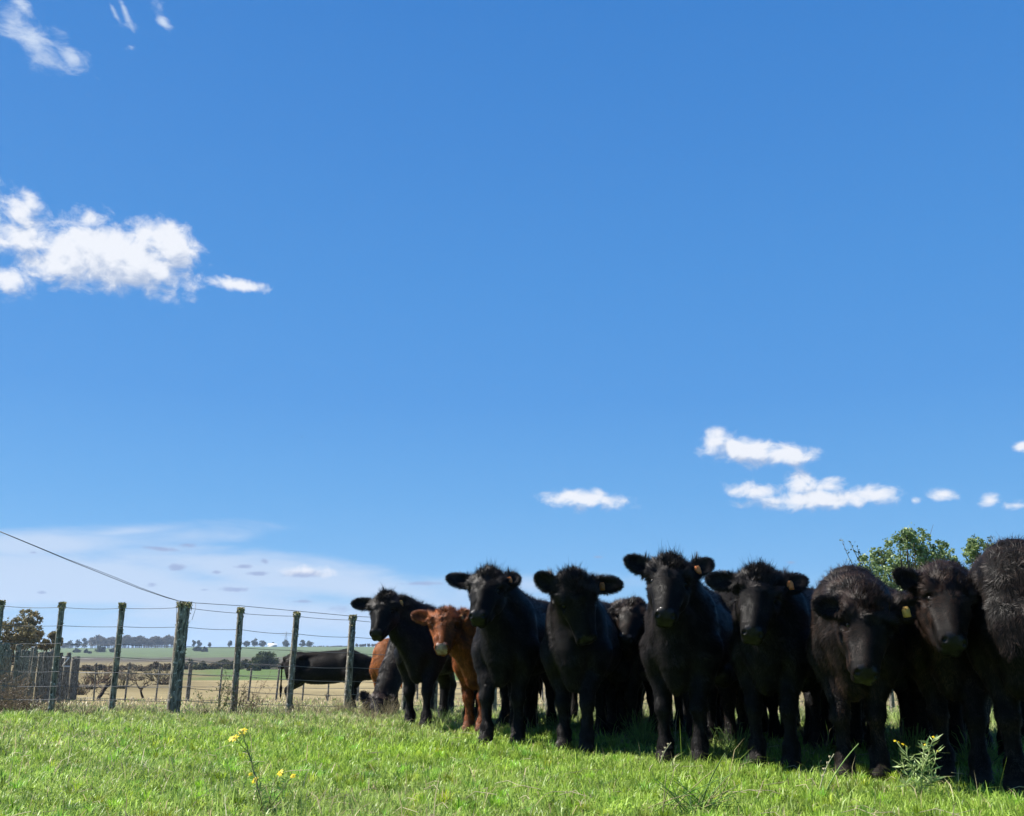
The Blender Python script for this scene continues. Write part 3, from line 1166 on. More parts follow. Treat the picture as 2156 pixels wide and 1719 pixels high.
        F4 = np.vstack([np.stack([kk, kk + 1, kk + 3, kk + 2], 1), np.stack([kk + 2, kk + 3, kk + 5, kk + 4], 1)])
        F3 = np.stack([kk + 4, kk + 5, kk + 6], 1)
        return W(Vr), F3, F4, np.repeat(c_, 7, axis=0)

    nt_ = int(3000 * detail ** 2 * tuft) if detail > .8 else 0
    cand = np.where((f3[:, 1] < .11) & (f3[:, 1] > -.05) & (f3[:, 2] > -.15) & (np.abs(f3[:, 0]) < .085))[0]
    if len(cand) and nt_:
        w2 = area[cand] * np.exp(-(f3[cand, 0] / .05) ** 2)
        ii = RNG.choice(cand, nt_, p=w2 / w2.sum())
        pt_ = fc[ii] + RNG.normal(0, .004, (nt_, 3))
        nn_ = vn[F[ii, 0]]
        up_ = unit(-av * .55 + nv * .30 + np.array((0, 0, .55)))
        cl = vnoise(pt_, 2 * PI / .05 / 2.2, sd + 3)
        d0 = nn_ * .55 + up_ * .75 + cl * .55
        d0 /= np.linalg.norm(d0, axis=1)[:, None]
        cv = vnoise(pt_, 2 * PI / .035 / 2.2, sd + 8) * .55 + np.array((0, 0, -.15))
        l_ = RNG.gamma(5, .0074, nt_) * tuft ** .4 * (.6 + .4 * s)
        tbr = RNG.random((nt_, 1)) * (.4 + .6 * coat['brown'])
        tmb = MB()
        tmb.add(*ribbons(pt_, d0, cv, l_, np.full(nt_, .0010), base * (1 - tbr) + hic * tbr))
        obj('forelock', tmb.mesh('forelock', [M_TUFT]), ob)
    # ear fringe
    for j, e in enumerate(eard):
        m = int(1300 * detail ** 2)
        ph = RNG.uniform(0, 2 * PI, m)
        cen = earb[j] + e[0] * e[3] * .56
        rim = e[0] * (np.cos(ph) * e[3] * .44)[:, None] + e[1] * (np.sin(ph) * .047 * hw)[:, None]
        keep = np.cos(ph) > -.75
        rim = rim[keep]
        pr_ = cen + rim + RNG.normal(0, .004, rim.shape)
        d0 = rim / (np.linalg.norm(rim, axis=1)[:, None]) + e[0] * .5 + RNG.normal(0, .28, rim.shape)
        d0 /= np.linalg.norm(d0, axis=1)[:, None]
        cv = RNG.normal(0, .2, rim.shape)
        tb = RNG.random((len(rim), 1)) * .5
        hn.append(np.repeat(W(np.cross(unit(e[0]), np.cross(d0, e[0])) * .3 + d0 * .5 + e[2] * .3), 7, axis=0))
        mb_.add(*ribbons(pr_, d0, cv, RNG.uniform(.008, .024, len(rim)), np.full(len(rim), .0009), base * (1 - tb) + hic * tb))
    # spiky crest hair along neck and back outline, and longer hair below the neck
    m = int(5200 * detail ** 2)
    upf = np.where((vn[F[:, 0], 2] > .55) & ~inhead & ~isear & (fc[:, 2] > .8 * s))[0]
    if len(upf):
        ii = RNG.choice(upf, m, p=area[upf] / area[upf].sum())
        pt_ = fc[ii] + RNG.normal(0, .008, (m, 3))
        d0 = vn[F[ii, 0]] * .8 + np.array((0, .55, 0)) + vnoise(pt_, 30, sd) * .45 + RNG.normal(0, .15, (m, 3))
        d0 /= np.linalg.norm(d0, axis=1)[:, None]
        tb = RNG.random((m, 1)) * (.3 + coat['brown'])
        hn.append(np.repeat(W(vn[F[ii, 0]]), 7, axis=0))
        mb_.add(*ribbons(pt_, d0, RNG.normal(0, .15, (m, 3)), RNG.gamma(6, .0046, m), np.full(m, .0009), base * (1 - tb) + hic * tb))
    cme = mb_.mesh('coat', [M_COAT])
    at_ = cme.attributes.new('hide_normal', 'FLOAT_VECTOR', 'POINT')
    at_.data.foreach_set('vector', np.vstack(hn).astype(np.float32).ravel())
    obj('coat', cme, ob)
    # eyes
    for q, ep in zip((-1, 1), eyep):
        em = MB()
        th = np.linspace(0, PI, 9)
        ph = np.linspace(0, 2 * PI, 15)[:-1]
        cc_ = hp(q * .080, .158, -.016)
        r_ = .0160 * hw
        Vs = np.array([[math.sin(t_) * math.cos(f_), math.sin(t_) * math.sin(f_), math.cos(t_)] for t_ in th for f_ in ph]) * r_ + cc_
        Fs = [(i * 14 + j, (i + 1) * 14 + j, (i + 1) * 14 + (j + 1) % 14, i * 14 + (j + 1) % 14) for i in range(8) for j in range(14)]
        em.add(W(Vs), None, Fs, (.01, .008, .006))
        obj('eye', em.mesh('eye', [M_EYE], smooth=True), ob)
    # ear tag, hanging in the ear on the picture's right
    if tagear:
        for j in [{'L': 0, 'R': 1}[t_] for t_ in tagear]:
            e = eard[j]
            c0 = earb[j] + e[0] * e[3] * tagp + e[2] * .022 * hw + np.array((0, 0, -.012))
            ux = unit(e[0] * np.array((1, 1, .35)) + e[2] * .15)
            uz = unit(np.array((0, 0, -1.)) + e[0] * .25)
            uz = unit(uz - ux * (uz @ ux))
            uy = np.cross(ux, uz)
            tm = MB()
            wq, hq, tq = .021, .029, .0016
            prof = [(-wq * .55, -hq), (wq * .55, -hq), (wq, -hq * .45), (wq, hq * .9), (wq * .85, hq), (-wq * .85, hq), (-wq, hq * .9), (-wq, -hq * .45)]
            A_ = np.array([c0 + ux * x_ + uz * z_ + uy * tq for x_, z_ in prof])
            B_ = np.array([c0 + ux * x_ + uz * z_ - uy * tq for x_, z_ in prof])
            Vv = np.vstack([A_, B_, A_.mean(0)[None], B_.mean(0)[None]])
            F3_ = [(16, i, (i + 1) % 8) for i in range(8)] + [(17, 8 + (i + 1) % 8, 8 + i) for i in range(8)]
            F4_ = [(i, 8 + i, 8 + (i + 1) % 8, (i + 1) % 8) for i in range(8)]
            tm.add(W(Vv), F3_, F4_, tag_col)
            # stud
            tm.tube([W(c0 - uz * hq * .55 - uy * .006), W(c0 - uz * hq * .55 + uy * .006)], .0055, 8, np.array(tag_col) * .7)
            obj('ear_tag', tm.mesh('ear_tag', [M_PLAIN]), ob)
    return ob


GB = 'black cattle facing the camera in a row'
FRONT = [
    dict(label='young black calf with a spiky poll, standing left of the red-brown calf', cat='calf', feet=((862, 1533), (896, 1534)), yaw=14, s=.97,
         poll=(812, 1254), muz=(789, 1340), earL=(743, 1271), earR=(862, 1266), head_yaw=-14, group=GB, tagp=.35, tag_col=(.42, .25, .08)),
    dict(label='curly red-brown calf with pale pink nose between two black cattle', cat='calf', feet=((987, 1541), (1014, 1546)), yaw=20, s=.86,
         poll=(938, 1288), muz=(928, 1369), earL=(870, 1294), earR=(988, 1292), head_yaw=-8, coat=RED, group='red and orange calves', hind=((-.14, 1.2), (.16, 1.1)), tuft=.35, wide=1.06, tagp=.38, tag_col=(.45, .25, .10)),
    dict(label='black calf right of the red-brown calf, wispy tuft on its poll', cat='calf', feet=((1024, 1568), (1091, 1566)), yaw=18, s=1.02,
         poll=(1030, 1205), muz=(1002, 1304), earL=(943, 1217), earR=(1092, 1215), head_yaw=-16, group=GB),
    dict(label='black calf with a curly forehead and large long face, its left flank catching the sun', cat='calf', feet=((1188, 1580), (1236, 1586)), yaw=15, s=1.0,
         poll=(1208, 1216), muz=(1240, 1358), earL=(1130, 1213), earR=(1308, 1232), head_yaw=8, wide=1.10, group=GB, tag_col=(.22, .09, .03)),
    dict(label='black cow mostly hidden behind the row, only its low curly forehead showing', cat='cow', feet=((1290, 1556), (1330, 1558)), yaw=20, s=.97,
         poll=(1338, 1268), muz=(1314, 1352), earL=(1282, 1300), earR=(1395, 1292), head_yaw=-10, group=GB, tagear=None, coat=BROWNBLACK, tuft=.4),
    dict(label='black calf holding its head highest in the row, hair standing up on its poll', cat='calf', feet=((1402, 1607), (1475, 1610)), yaw=26, s=1.04,
         poll=(1412, 1178), muz=(1400, 1305), earL=(1319, 1178), earR=(1498, 1185), head_yaw=-7, group=GB),
    dict(label='black calf with a fuzzy poll between the high-headed and the low-headed one', cat='calf', feet=((1596, 1612), (1668, 1618)), yaw=34, s=1.02,
         poll=(1602, 1203), muz=(1583, 1344), earL=(1490, 1222), earR=(1696, 1221), head_yaw=-9, group=GB),
    dict(label='black cow holding its head lowest in the row, tousled forehead, brown-tinged hump behind', cat='cow', feet=((1782, 1641), (1855, 1640)), yaw=30, s=1.02,
         poll=(1832, 1258), muz=(1824, 1432), earL=(1716, 1276), earR=(1942, 1272), head_yaw=-3, group=GB, coat=BROWNBLACK, reach=.42, hump=.0, tag_col=(.7, .40, .10), tagp=.5),
    dict(label='brownish black calf with a flat curly poll and orange tag, second from the right edge', cat='calf', feet=((1992, 1636), (2068, 1655)), yaw=30, s=1.03,
         poll=(1995, 1212), muz=(2012, 1362), earL=(1886, 1210), earR=(2098, 1216), head_yaw=4, group=GB, coat=BROWNBLACK, tuft=.35, tagp=.6),
    dict(label='large shaggy black cow cut off by the right edge of the photo', cat='cow', feet=((2145, 1671), (2232, 1680)), yaw=42, s=1.12,
         poll=(2290, 1190), muz=(2340, 1330), earL=(2230, 1150), earR=(2400, 1180), head_yaw=20, group=GB, coat=BROWNBLACK),
]
for c_ in FRONT:
    make_cow(**c_)
BK = 'dark cattle standing close behind the front row'
for lab_, cu, d_, yw, pl_, mz_, sz_, ct_ in (('black cow standing side-on behind the curly-faced calf, mostly hidden', 1062, 9.6, 72, (1048, 1340), (1020, 1400), .97, BLACK),
                                           ('brownish black cow standing side-on behind the calf with the highest head', 1295, 9.3, 66, (1262, 1350), (1240, 1410), .98, BROWNBLACK),
                                           ('black cow crossing behind the fuzzy-polled calf, only legs and belly in view', 1500, 8.5, 74, (1440, 1330), (1420, 1400), .97, BLACK),
                                           ('black cow crossing behind the low-headed cow, only legs and belly in view', 1745, 8.0, 64, (1690, 1340), (1660, 1410), .95, BLACK),
                                           ('black cow standing deep behind the second cow from the right edge', 1935, 7.9, 78, (1860, 1350), (1850, 1410), .97, BROWNBLACK),
                                           ('black calf far back behind the red-brown calf, mostly hidden', 985, 10.4, 14, (980, 1350), (978, 1420), .92, BLACK),
                                           ('black calf far back between the two calves right of the red one', 1160, 9.4, 20, (1150, 1350), (1148, 1420), .93, BROWNBLACK),
                                           ('black calf far back right of the low curly forehead', 1372, 8.6, 30, (1362, 1350), (1358, 1420), .93, BLACK),
                                           ('black calf far back behind the calf with the highest head', 1452, 7.9, 10, (1446, 1350), (1444, 1420), .93, BLACK),
                                           ('black calf far back behind the fuzzy-polled calf', 1622, 7.9, 30, (1612, 1350), (1610, 1420), .93, BLACK),
                                           ('black calf far back behind the shoulder of the low-headed cow', 1800, 7.4, 16, (1790, 1350), (1788, 1420), .93, BROWNBLACK),
                                           ('black calf far back between the second cow from the right and the cut-off one', 2035, 6.9, 34, (2025, 1350), (2022, 1420), .93, BLACK),
                                           ('black calf hidden behind the rump of the calf next to the red one', 1085, 8.7, 8, (1075, 1345), (1072, 1420), .95, BLACK),
                                           ('black calf hidden right behind the curly-faced one, only legs showing', 1262, 8.3, 12, (1256, 1345), (1250, 1420), .95, BLACK),
                                           ('brownish black calf hidden between the high-headed and the fuzzy-polled calf', 1532, 7.4, 16, (1520, 1345), (1516, 1420), 1.03, BROWNBLACK),
                                           ('black calf hidden between the fuzzy-polled calf and the low-headed cow', 1708, 7.1, 24, (1690, 1350), (1686, 1430), .97, BLACK),
                                           ('black calf hidden behind the gap between the two rightmost faces', 1905, 6.9, 26, (1890, 1350), (1886, 1430), .95, BLACK)):
    make_cow(lab_, 'cow', ((cu, 0), (cu + 22, .28)), yw, sz_, pl_, mz_, (pl_[0] - 40, pl_[1] + 10), (pl_[0] + 40, pl_[1] + 10), fd=d_, reach=.15 if yw > 40 else .2, group=BK, tagear=None, coat=ct_, head_yaw=-30, detail=.5, hind=((-.16, 1.14), (.15, 1.30)), tuft=.3)
make_cow('black cow seen from the side standing behind the wire fence', 'cow', ((742, 0), (748, .30)), -86, .98, (800, 1392), (848, 1428), (780, 1384), (822, 1392), fd=18.9, reach=-.02,
         group='cattle standing and grazing behind', tagear=None, coat=BROWNBLACK, head_yaw=82, detail=.55, hind=((-.13, 1.16), (.15, 1.26)), tuft=.3)
make_cow('black calf grazing with its head down in the grass beside the fence', 'calf', ((834, 0), (860, 0)), 20, .95, (792, 1466), (800, 1512), (762, 1458), (830, 1470), fd=12.6, reach=.62,
         group='cattle standing and grazing behind', tagear=None, coat=BROWNBLACK, head_yaw=0, detail=.7, tuft=.2, hump=0.0)
make_cow('orange calf standing behind the grazing black calf', 'calf', ((797, 0), (824, 0)), 6, .94, (856, 1410), (872, 1450), (835, 1414), (895, 1414), fd=15.2, reach=.4,
         group='red and orange calves', tagear=None, coat=ORANGE, head_yaw=20, detail=.6, tuft=.2)


# ------------------------------------------------------------------ fences
def post_mesh(base, top, wd, dark=.5, sq=True, rough=.10, seed=0):
    """weathered post between two points: tapered squarish column with knobbly lichen-crusted surface"""
    base = np.asarray(base, float)
    top = np.asarray(top, float)
    n, m = 12, max(8, int(np.linalg.norm(top - base) / .035))
    th = np.arange(n) * 2 * PI / n + .5
    rad = np.ones(n) if not sq else 1 / np.maximum(np.abs(np.cos(th - .5)), np.abs(np.sin(th - .5))) ** .75
    rg = np.random.default_rng(seed)
    V = []
    cols = []
    for i in range(m + 1):
        t = i / m
        c = base + (top - base) * t
        r = wd / 2 * rad * (1 + rough * rg.normal(0, .55, n) * (.4 + t)) * (1.05 - .1 * t)
        V.append(np.stack([c[0] + np.cos(th) * r, c[1] + np.sin(th) * r, np.full(n, c[2])], 1))
        g = rg.random((n, 1))
        col = np.array([.105, .100, .078]) * (.5 + .8 * g)
        lich = rg.random((n, 1)) < .20
        col = np.where(lich, np.array([.36, .38, .31]), col)
        cols.append(col)
    V.append(top[None] + [0, 0, .004])
    cols.append(np.array([[.16, .15, .08]]))
    V = np.vstack(V)
    F4 = [(i * n + j, i * n + (j + 1) % n, (i + 1) * n + (j + 1) % n, (i + 1) * n + j) for i in range(m) for j in range(n)]
    F3 = [(m * n + j, m * n + (j + 1) % n, (m + 1) * n) for j in range(n)]
    return V, F3, F4, np.vstack(cols)


def moss_mesh(base, top, wd, mb, n_top=240, n_side=260, seed=0):
    rg = np.random.default_rng(seed + 99)
    base, top = np.asarray(base), np.asarray(top)
    th = rg.uniform(0, 2 * PI, n_top)
    r = wd * .66 * np.sqrt(rg.random(n_top))
    c1 = top + np.stack([np.cos(th) * r, np.sin(th) * r, rg.uniform(-.055, .022, n_top)], 1)
    t = 1 - rg.random(n_side) ** 1.7 * .95
    th2 = rg.normal(-.4, 1.3, n_side)
    r2 = wd * rg.uniform(.50, .62, n_side)
    c2 = base + (top - base) * t[:, None] + np.stack([np.cos(th2) * r2, np.sin(th2) * r2, 0 * th2], 1)
    cen = np.vstack([c1, c2])
    n = len(cen)
    a = rg.normal(size=(n, 3))
    a /= np.linalg.norm(a, axis=1)[:, None]
    b = np.cross(a, rg.normal(size=(n, 3)))
    b /= np.linalg.norm(b, axis=1)[:, None]
    sz = rg.uniform(.006, .013, (n, 1))
    col = np.array([.36, .31, .14]) * rg.uniform(.4, 1.5, (n, 1)) + rg.random((n, 1)) * np.array([.05, .05, .04])
    quads(cen, a * sz, b * sz, col, mb)


def fence_post(parent, org, base, top, wd, seed, moss=True, name='post'):
    V, F3, F4, cl = post_mesh(base, top, wd, seed=seed, rough=.035)
    m = MB()
    m.add(V, F3, F4, cl)
    p = obj(name, m.mesh(name, [M_POST], org), parent)
    if moss:
        k = MB()
        moss_mesh(base, top, wd, k, int(240 + 1800 * wd), int(35 + 300 * wd), seed)
        obj('moss', k.mesh('moss', [M_BARK], org), p)
    return p


M_WIRE = simple('galvanised_wire', (.16, .16, .165), .5, .4, .6)
FP = [(-8, 3, 1268, 12.2, .08), (118, 131, 1272, 12.3, .078), (244, 258, 1273, 12.4, .080), (372, 388, 1271, 12.5, .165), (498, 507, 1283, 12.9, .085),
      (612, 625, 1292, 13.2, .085), (733, 743, 1298, 13.5, .095), (852, 862, 1306, 13.9, .085), (915, 921, 1312, 14.1, .085), (1040, 1041, 1318, 14.5, .085),
      (1152, 1152, 1322, 15.0, .085), (1262, 1262, 1325, 15.4, .085), (1372, 1372, 1328, 15.9, .085), (1490, 1490, 1331, 16.3, .085), (1612, 1612, 1333, 16.7, .085),
      (1740, 1738, 1335, 17.2, .085), (1870, 1866, 1337, 17.7, .085), (2010, 2004, 1339, 18.2, .085), (2150, 2142, 1341, 18.7, .085)]
fo = onground(372, 12.5)
fence = empty('wire_fence', fo, 'wire fence of lichen-crusted posts with mossy tops, left of the cattle', 'fence')
ftop = []
for i, (ub, ut, vt, d, wd) in enumerate(FP):
    b_ = onground(ub, d) - [0, 0, .12]
    t_ = P(ut, vt, d)
    t_[1] = d
    ftop.append((b_, t_))
    fence_post(fence, fo, b_, t_, wd * .92, 20 + i, moss=i < 7)
WU = [-60, 3, 131, 258, 385, 507, 625, 743, 862, 1041, 1262, 1490, 1738, 2004, 2142]
WD = [12.1, 12.2, 12.3, 12.4, 12.5, 12.9, 13.2, 13.5, 13.9, 14.5, 15.4, 16.3, 17.2, 18.2, 18.7]
WV = [[1275, 1276, 1279, 1281, 1279, 1292, 1298, 1306, 1313], [1316, 1317, 1318, 1320, 1320, 1326, 1335, 1342, 1347], [1352, 1353, 1355, 1357, 1361, 1364, 1370, 1375, 1379],
      [1380, 1381, 1383, 1385, 1388, 1397, 1403, 1406, 1408], [1412, 1413, 1414, 1416, 1419, 1424, 1432, 1435, 1436], [1443, 1444, 1445, 1446, 1448, 1455, 1461, 1463, 1462],
      [1472, 1472, 1472, 1473, 1475, 1481, 1485, 1488, 1486]]
for k, vv in enumerate(WV):
    full = vv + [vv[-1] + q * (1.3 if k < 3 else -.5 if k < 5 else -2.5) for q in range(1, len(WU) - len(vv) + 1)]
    pts = []
    for i in range(len(WU) - 1):
        A_, B_ = P(WU[i], full[i], WD[i] - .05), P(WU[i + 1], full[i + 1], WD[i + 1] - .05)
        for q in range(6):
            f = q / 6
            p = A_ * (1 - f) + B_ * f
            p[2] -= .012 * 4 * f * (1 - f) * (1 + .4 * math.sin(k * 3 + i))
            pts.append(p)
    pts.append(B_)
    m = MB()
    m.tube(pts, .0036, 5)
    obj('wire', m.mesh('wire', [M_WIRE], fo), fence)

# overhead lead wire coming down from the left to the thick post and on along the post tops
lead = [(-700, 800, 9.5), (-420, 940, 10.2), (-200, 1035, 11), (0, 1120, 11.6), (70, 1149, 11.8), (139, 1178, 12), (209, 1206, 12.15), (244, 1220, 12.25), (292, 1239, 12.35), (348, 1258, 12.42), (373, 1265, 12.45),
        (412, 1270, 12.5), (507, 1276, 12.85), (625, 1287, 13.15), (743, 1298, 13.45), (862, 1304, 13.85), (1041, 1312, 14.5)]
m = MB()
m.tube([P(*q) for q in lead], .0040, 5)
m.tube([P(u_, v_ - o_, d_ + .01) for (u_, v_, d_), o_ in zip(lead[3:11], (1, 1, 1.5, 3.2, 3.6, 2.6, 1.2, .6))], .0030, 5)
m.tube([P(373, 1265, 12.45), P(372, 1282, 12.4), P(371, 1310, 12.38)], .003, 5)
m.tube([P(412, 1270, 12.5), P(411, 1285, 12.44), P(404, 1306, 12.4)], .003, 5)
lo_ = P(373, 1265, 12.45)
tag(obj('overhead_wire', m.mesh('overhead_wire', [M_WIRE], lo_), loc=lo_), 'thin wire sagging down from the upper left to the thick fence post', 'wire')

# second, farther wire fence at the edge of the tan field
F2 = [(205, 203, 1396, .05), (270, 272, 1398, .055), (334, 337, 1400, .05), (400, 402, 1398, .12), (466, 468, 1405, .055), (527, 530, 1407, .06), (585, 588, 1409, .06), (640, 642, 1411, .05), (693, 694, 1411, .05),
      (753, 754, 1408, .13), (815, 816, 1410, .055), (880, 880, 1411, .055), (945, 944, 1412, .055), (1010, 1009, 1412, .055), (1076, 1075, 1413, .12), (1142, 1141, 1413, .055), (1208, 1206, 1413, .055)]
f2o = onground(400, 31)
fence2 = empty('wire_fence', f2o, 'thin weathered wire fence farther back, at the edge of the tan field', 'fence')
for i, (ub, ut, vt, wd) in enumerate(F2):
    fence_post(fence2, f2o, onground(ub, 31) - [0, 0, .1], P(ut, vt, 31), wd, 60 + i, moss=False)
for k, (va, vb) in enumerate(((1386, 1404), (1416, 1426), (1443, 1450), (1470, 1479))):
    m = MB()
    m.tube([P(155 + 1055 * q / 24, va + (vb - va) * min(1, q / 12) + .6 * math.sin(q * 2 + k), 30.9) for q in range(25)], .007, 4)
    obj('wire', m.mesh('wire', [M_WIRE], f2o), fence2)

# stockade of upright timbers
so_ = onground(20, 24)
stock = empty('stockade_fence', so_, 'grey-green stockade of close-set upright timbers at the left edge', 'fence')
A0, B0 = onground(-150, 17.5), onground(158, 33)
nS = 40
rgs = np.random.default_rng(5)
for i in range(nS):
    f = i / (nS - 1)
    x, y = A0[0] + (B0[0] - A0[0]) * f + rgs.normal(0, .03), A0[1] + (B0[1] - A0[1]) * f
    b_ = np.array([x, y, float(H(x, y)) - .1])
    hgt = 1.38 + rgs.normal(0, .07) + (.05 if i % 7 == 0 else 0)
    wd = rgs.uniform(.08, .15)
    if i == nS - 1:
        hgt, wd = 1.42, .20
    if i % 6 == 2:
        wd = .2
    fence_post(stock, so_, b_, b_ + [rgs.normal(0, .03), rgs.normal(0, .03), hgt + .1], wd, 200 + i, moss=False, name='upright')
for hh in (.5,):
    m = MB()
    m.tube([[A0[0] + (B0[0] - A0[0]) * q / 12 - .12, A0[1] + (B0[1] - A0[1]) * q / 12, float(H(A0[0] + (B0[0] - A0[0]) * q / 12, A0[1] + (B0[1] - A0[1]) * q / 12)) + hh] for q in range(13)], .055, 6, (.12, .12, .095))
    obj('rail', m.mesh('rail', [M_BARK], so_), stock)
m = MB()
zc = P(139, 1394, 29.4)
for (x0, z0, x1, z1) in ((-.12, .13, .08, .13), (.08, .13, -.10, -.13), (-.10, -.13, .13, -.13)):
    m.tube([zc + [x0, 0, z0], zc + [x1, -.01, z1]], .018, 4, (.75, .75, .72))
obj('painted_mark', m.mesh('painted_mark', [M_PLAIN], so_), stock)


# ------------------------------------------------------------------ trees and shrubs
ORD = ['first', 'second', 'third', 'fourth', 'fifth', 'sixth', 'seventh', 'eighth', 'ninth', 'tenth', 'eleventh', 'twelfth', 'thirteenth', 'fourteenth', 'fifteenth', 'sixteenth', 'seventeenth', 'eighteenth', 'nineteenth', 'twentieth', 'twenty-first', 'twenty-second', 'twenty-third', 'twenty-fourth', 'twenty-fifth', 'twenty-sixth']


def rank(u, us):
    return ORD[sorted(us).index(u)]


def wood(name, label, cat, base, clumps, nleaf, leaf, colA, colB, group=None, trunk_r=.12, stems=1, bark=(.09, .075, .055), flat=.75, lm=None, limb=True, seed=0, bare=0, trunk_name='trunk'):
    """clumps: (dx, dy, dz, radius) relative to the base"""
    rg = np.random.default_rng(seed)
    base = np.asarray(base, float)
    t = empty(name, base, label, cat, group)
    cl = np.array(clumps, float)
    tr = MB()
    hub = cl[:, :3].mean(0) * [.6, .6, .45]
    for s_ in range(stems):
        off = rg.normal(0, trunk_r * 1.5, 3) * [1, 1, 0] if stems > 1 else np.zeros(3)
        tr.tube([off - [0, 0, .1], off * 1.2 + hub * .35 + rg.normal(0, trunk_r * .4, 3), off + hub], [trunk_r * 1.15, trunk_r * .85, trunk_r * .65], 8, bark)
    if limb:
        for c_ in cl:
            mid_ = hub * .45 + c_[:3] * .55 + rg.normal(0, .12, 3) * c_[3]
            tr.tube([hub, mid_, c_[:3] + [0, 0, c_[3] * .2]], [trunk_r * .55, trunk_r * .3, trunk_r * .08], 5, bark)
            for q in range(3 + bare):
                e_ = c_[:3] + rg.normal(0, .6, 3) * c_[3]
                tr.tube([mid_, (mid_ + e_) / 2 + rg.normal(0, .1, 3) * c_[3], e_], [trunk_r * .16, trunk_r * .1, trunk_r * .04], 4, bark)
    obj(trunk_name, tr.mesh(trunk_name, [M_BARK]), t)
    if nleaf:
        w_ = cl[:, 3] ** (1.2 if flat == 1.0 else 2)
        ci = rg.choice(len(cl), nleaf, p=w_ / w_.sum())
        d_ = rg.normal(size=(nleaf, 3))
        d_ /= np.linalg.norm(d_, axis=1)[:, None]
        rr_ = rg.random(nleaf) ** .45 * (1 + .25 * vnoise(d_ * 1.0 + ci[:, None], 4.0, seed)[:, 0])
        # twig-like bunching: snap leaves towards sub-centres
        sub = rg.normal(size=(len(cl) * 14, 3))
        sub /= np.linalg.norm(sub, axis=1)[:, None]
        sub *= (.35 + .75 * rg.random((len(sub), 1)))
        si = ci * 14 + rg.integers(0, 14, nleaf)
        p_ = np.where(rg.random((nleaf, 1)) < .72, sub[si] + d_ * rr_[:, None] * .26, d_ * rr_[:, None])
        cen = cl[ci, :3] + p_ * cl[ci, 3][:, None] * [1, 1, flat]
        cen = cen[cen[:, 2] > .02]
        n_ = len(cen)
        a_ = rg.normal(size=(n_, 3))
        a_ /= np.linalg.norm(a_, axis=1)[:, None]
        b_ = np.cross(a_, rg.normal(size=(n_, 3)))
        b_ /= np.linalg.norm(b_, axis=1)[:, None]
        sz = leaf * rg.uniform(.5, 1.25, (n_, 1))
        mixc = np.clip(rg.random((n_, 1)) * .7 + .35 * vnoise(cen, 3.0 / max(cl[:, 3].mean(), .1), seed)[:, :1] + .15, 0, 1)
        col = np.array(colA) * (1 - mixc) + np.array(colB) * mixc
        m_ = MB()
        quads(cen, a_ * sz, b_ * sz * .62, col, m_)
        obj('crown', m_.mesh('crown', [lm or M_FARLEAF]), t)
    return t


def clumps_for(hw, h, z0, n, rg, r=None):
    out = []
    for _ in range(n):
        x, y = rg.uniform(-1, 1), rg.uniform(-.6, .6)
        zt = z0 + (h - z0) * (1 - .55 * x * x) * rg.uniform(.35, .92)
        rr_ = (r or hw * .42) * rg.uniform(.7, 1.15)
        out.append((x * (hw - rr_ * .8), y * hw * .6, max(zt - rr_ * .4, rr_ * .6), rr_))
    return out


rgt = np.random.default_rng(31)
MPP = lambda d: .938 / 2000 * d              # metres per picture unit near the horizon
# trees behind the stockade, far left
for i, (u, vt, hw, d, lab, n) in enumerate(((28, 1266, 62, 75, 'broad olive-brown tree behind the stockade at the left edge', 9), (103, 1308, 26, 78, 'smaller olive-brown tree right of the broad one behind the stockade', 6),
                                            (-60, 1290, 60, 80, 'olive-brown tree at the very edge left of the broad one', 7))):
    b_ = onground(u, d)
    h_ = EYE + (1372 - vt) * MPP(d) - b_[2]
    cl = clumps_for(hw * MPP(d), h_, h_ * .38, n, rgt)
    cl += [(x, 0, h_ * .30, hw * MPP(d) * .30) for x in np.linspace(-.8, .8, 4) * hw * MPP(d)]
    wood('broad_tree', lab, 'tree', b_, cl, 11000, .10, (.17, .16, .07), (.34, .27, .14), 'olive-brown trees behind the stockade', .16, seed=300 + i)
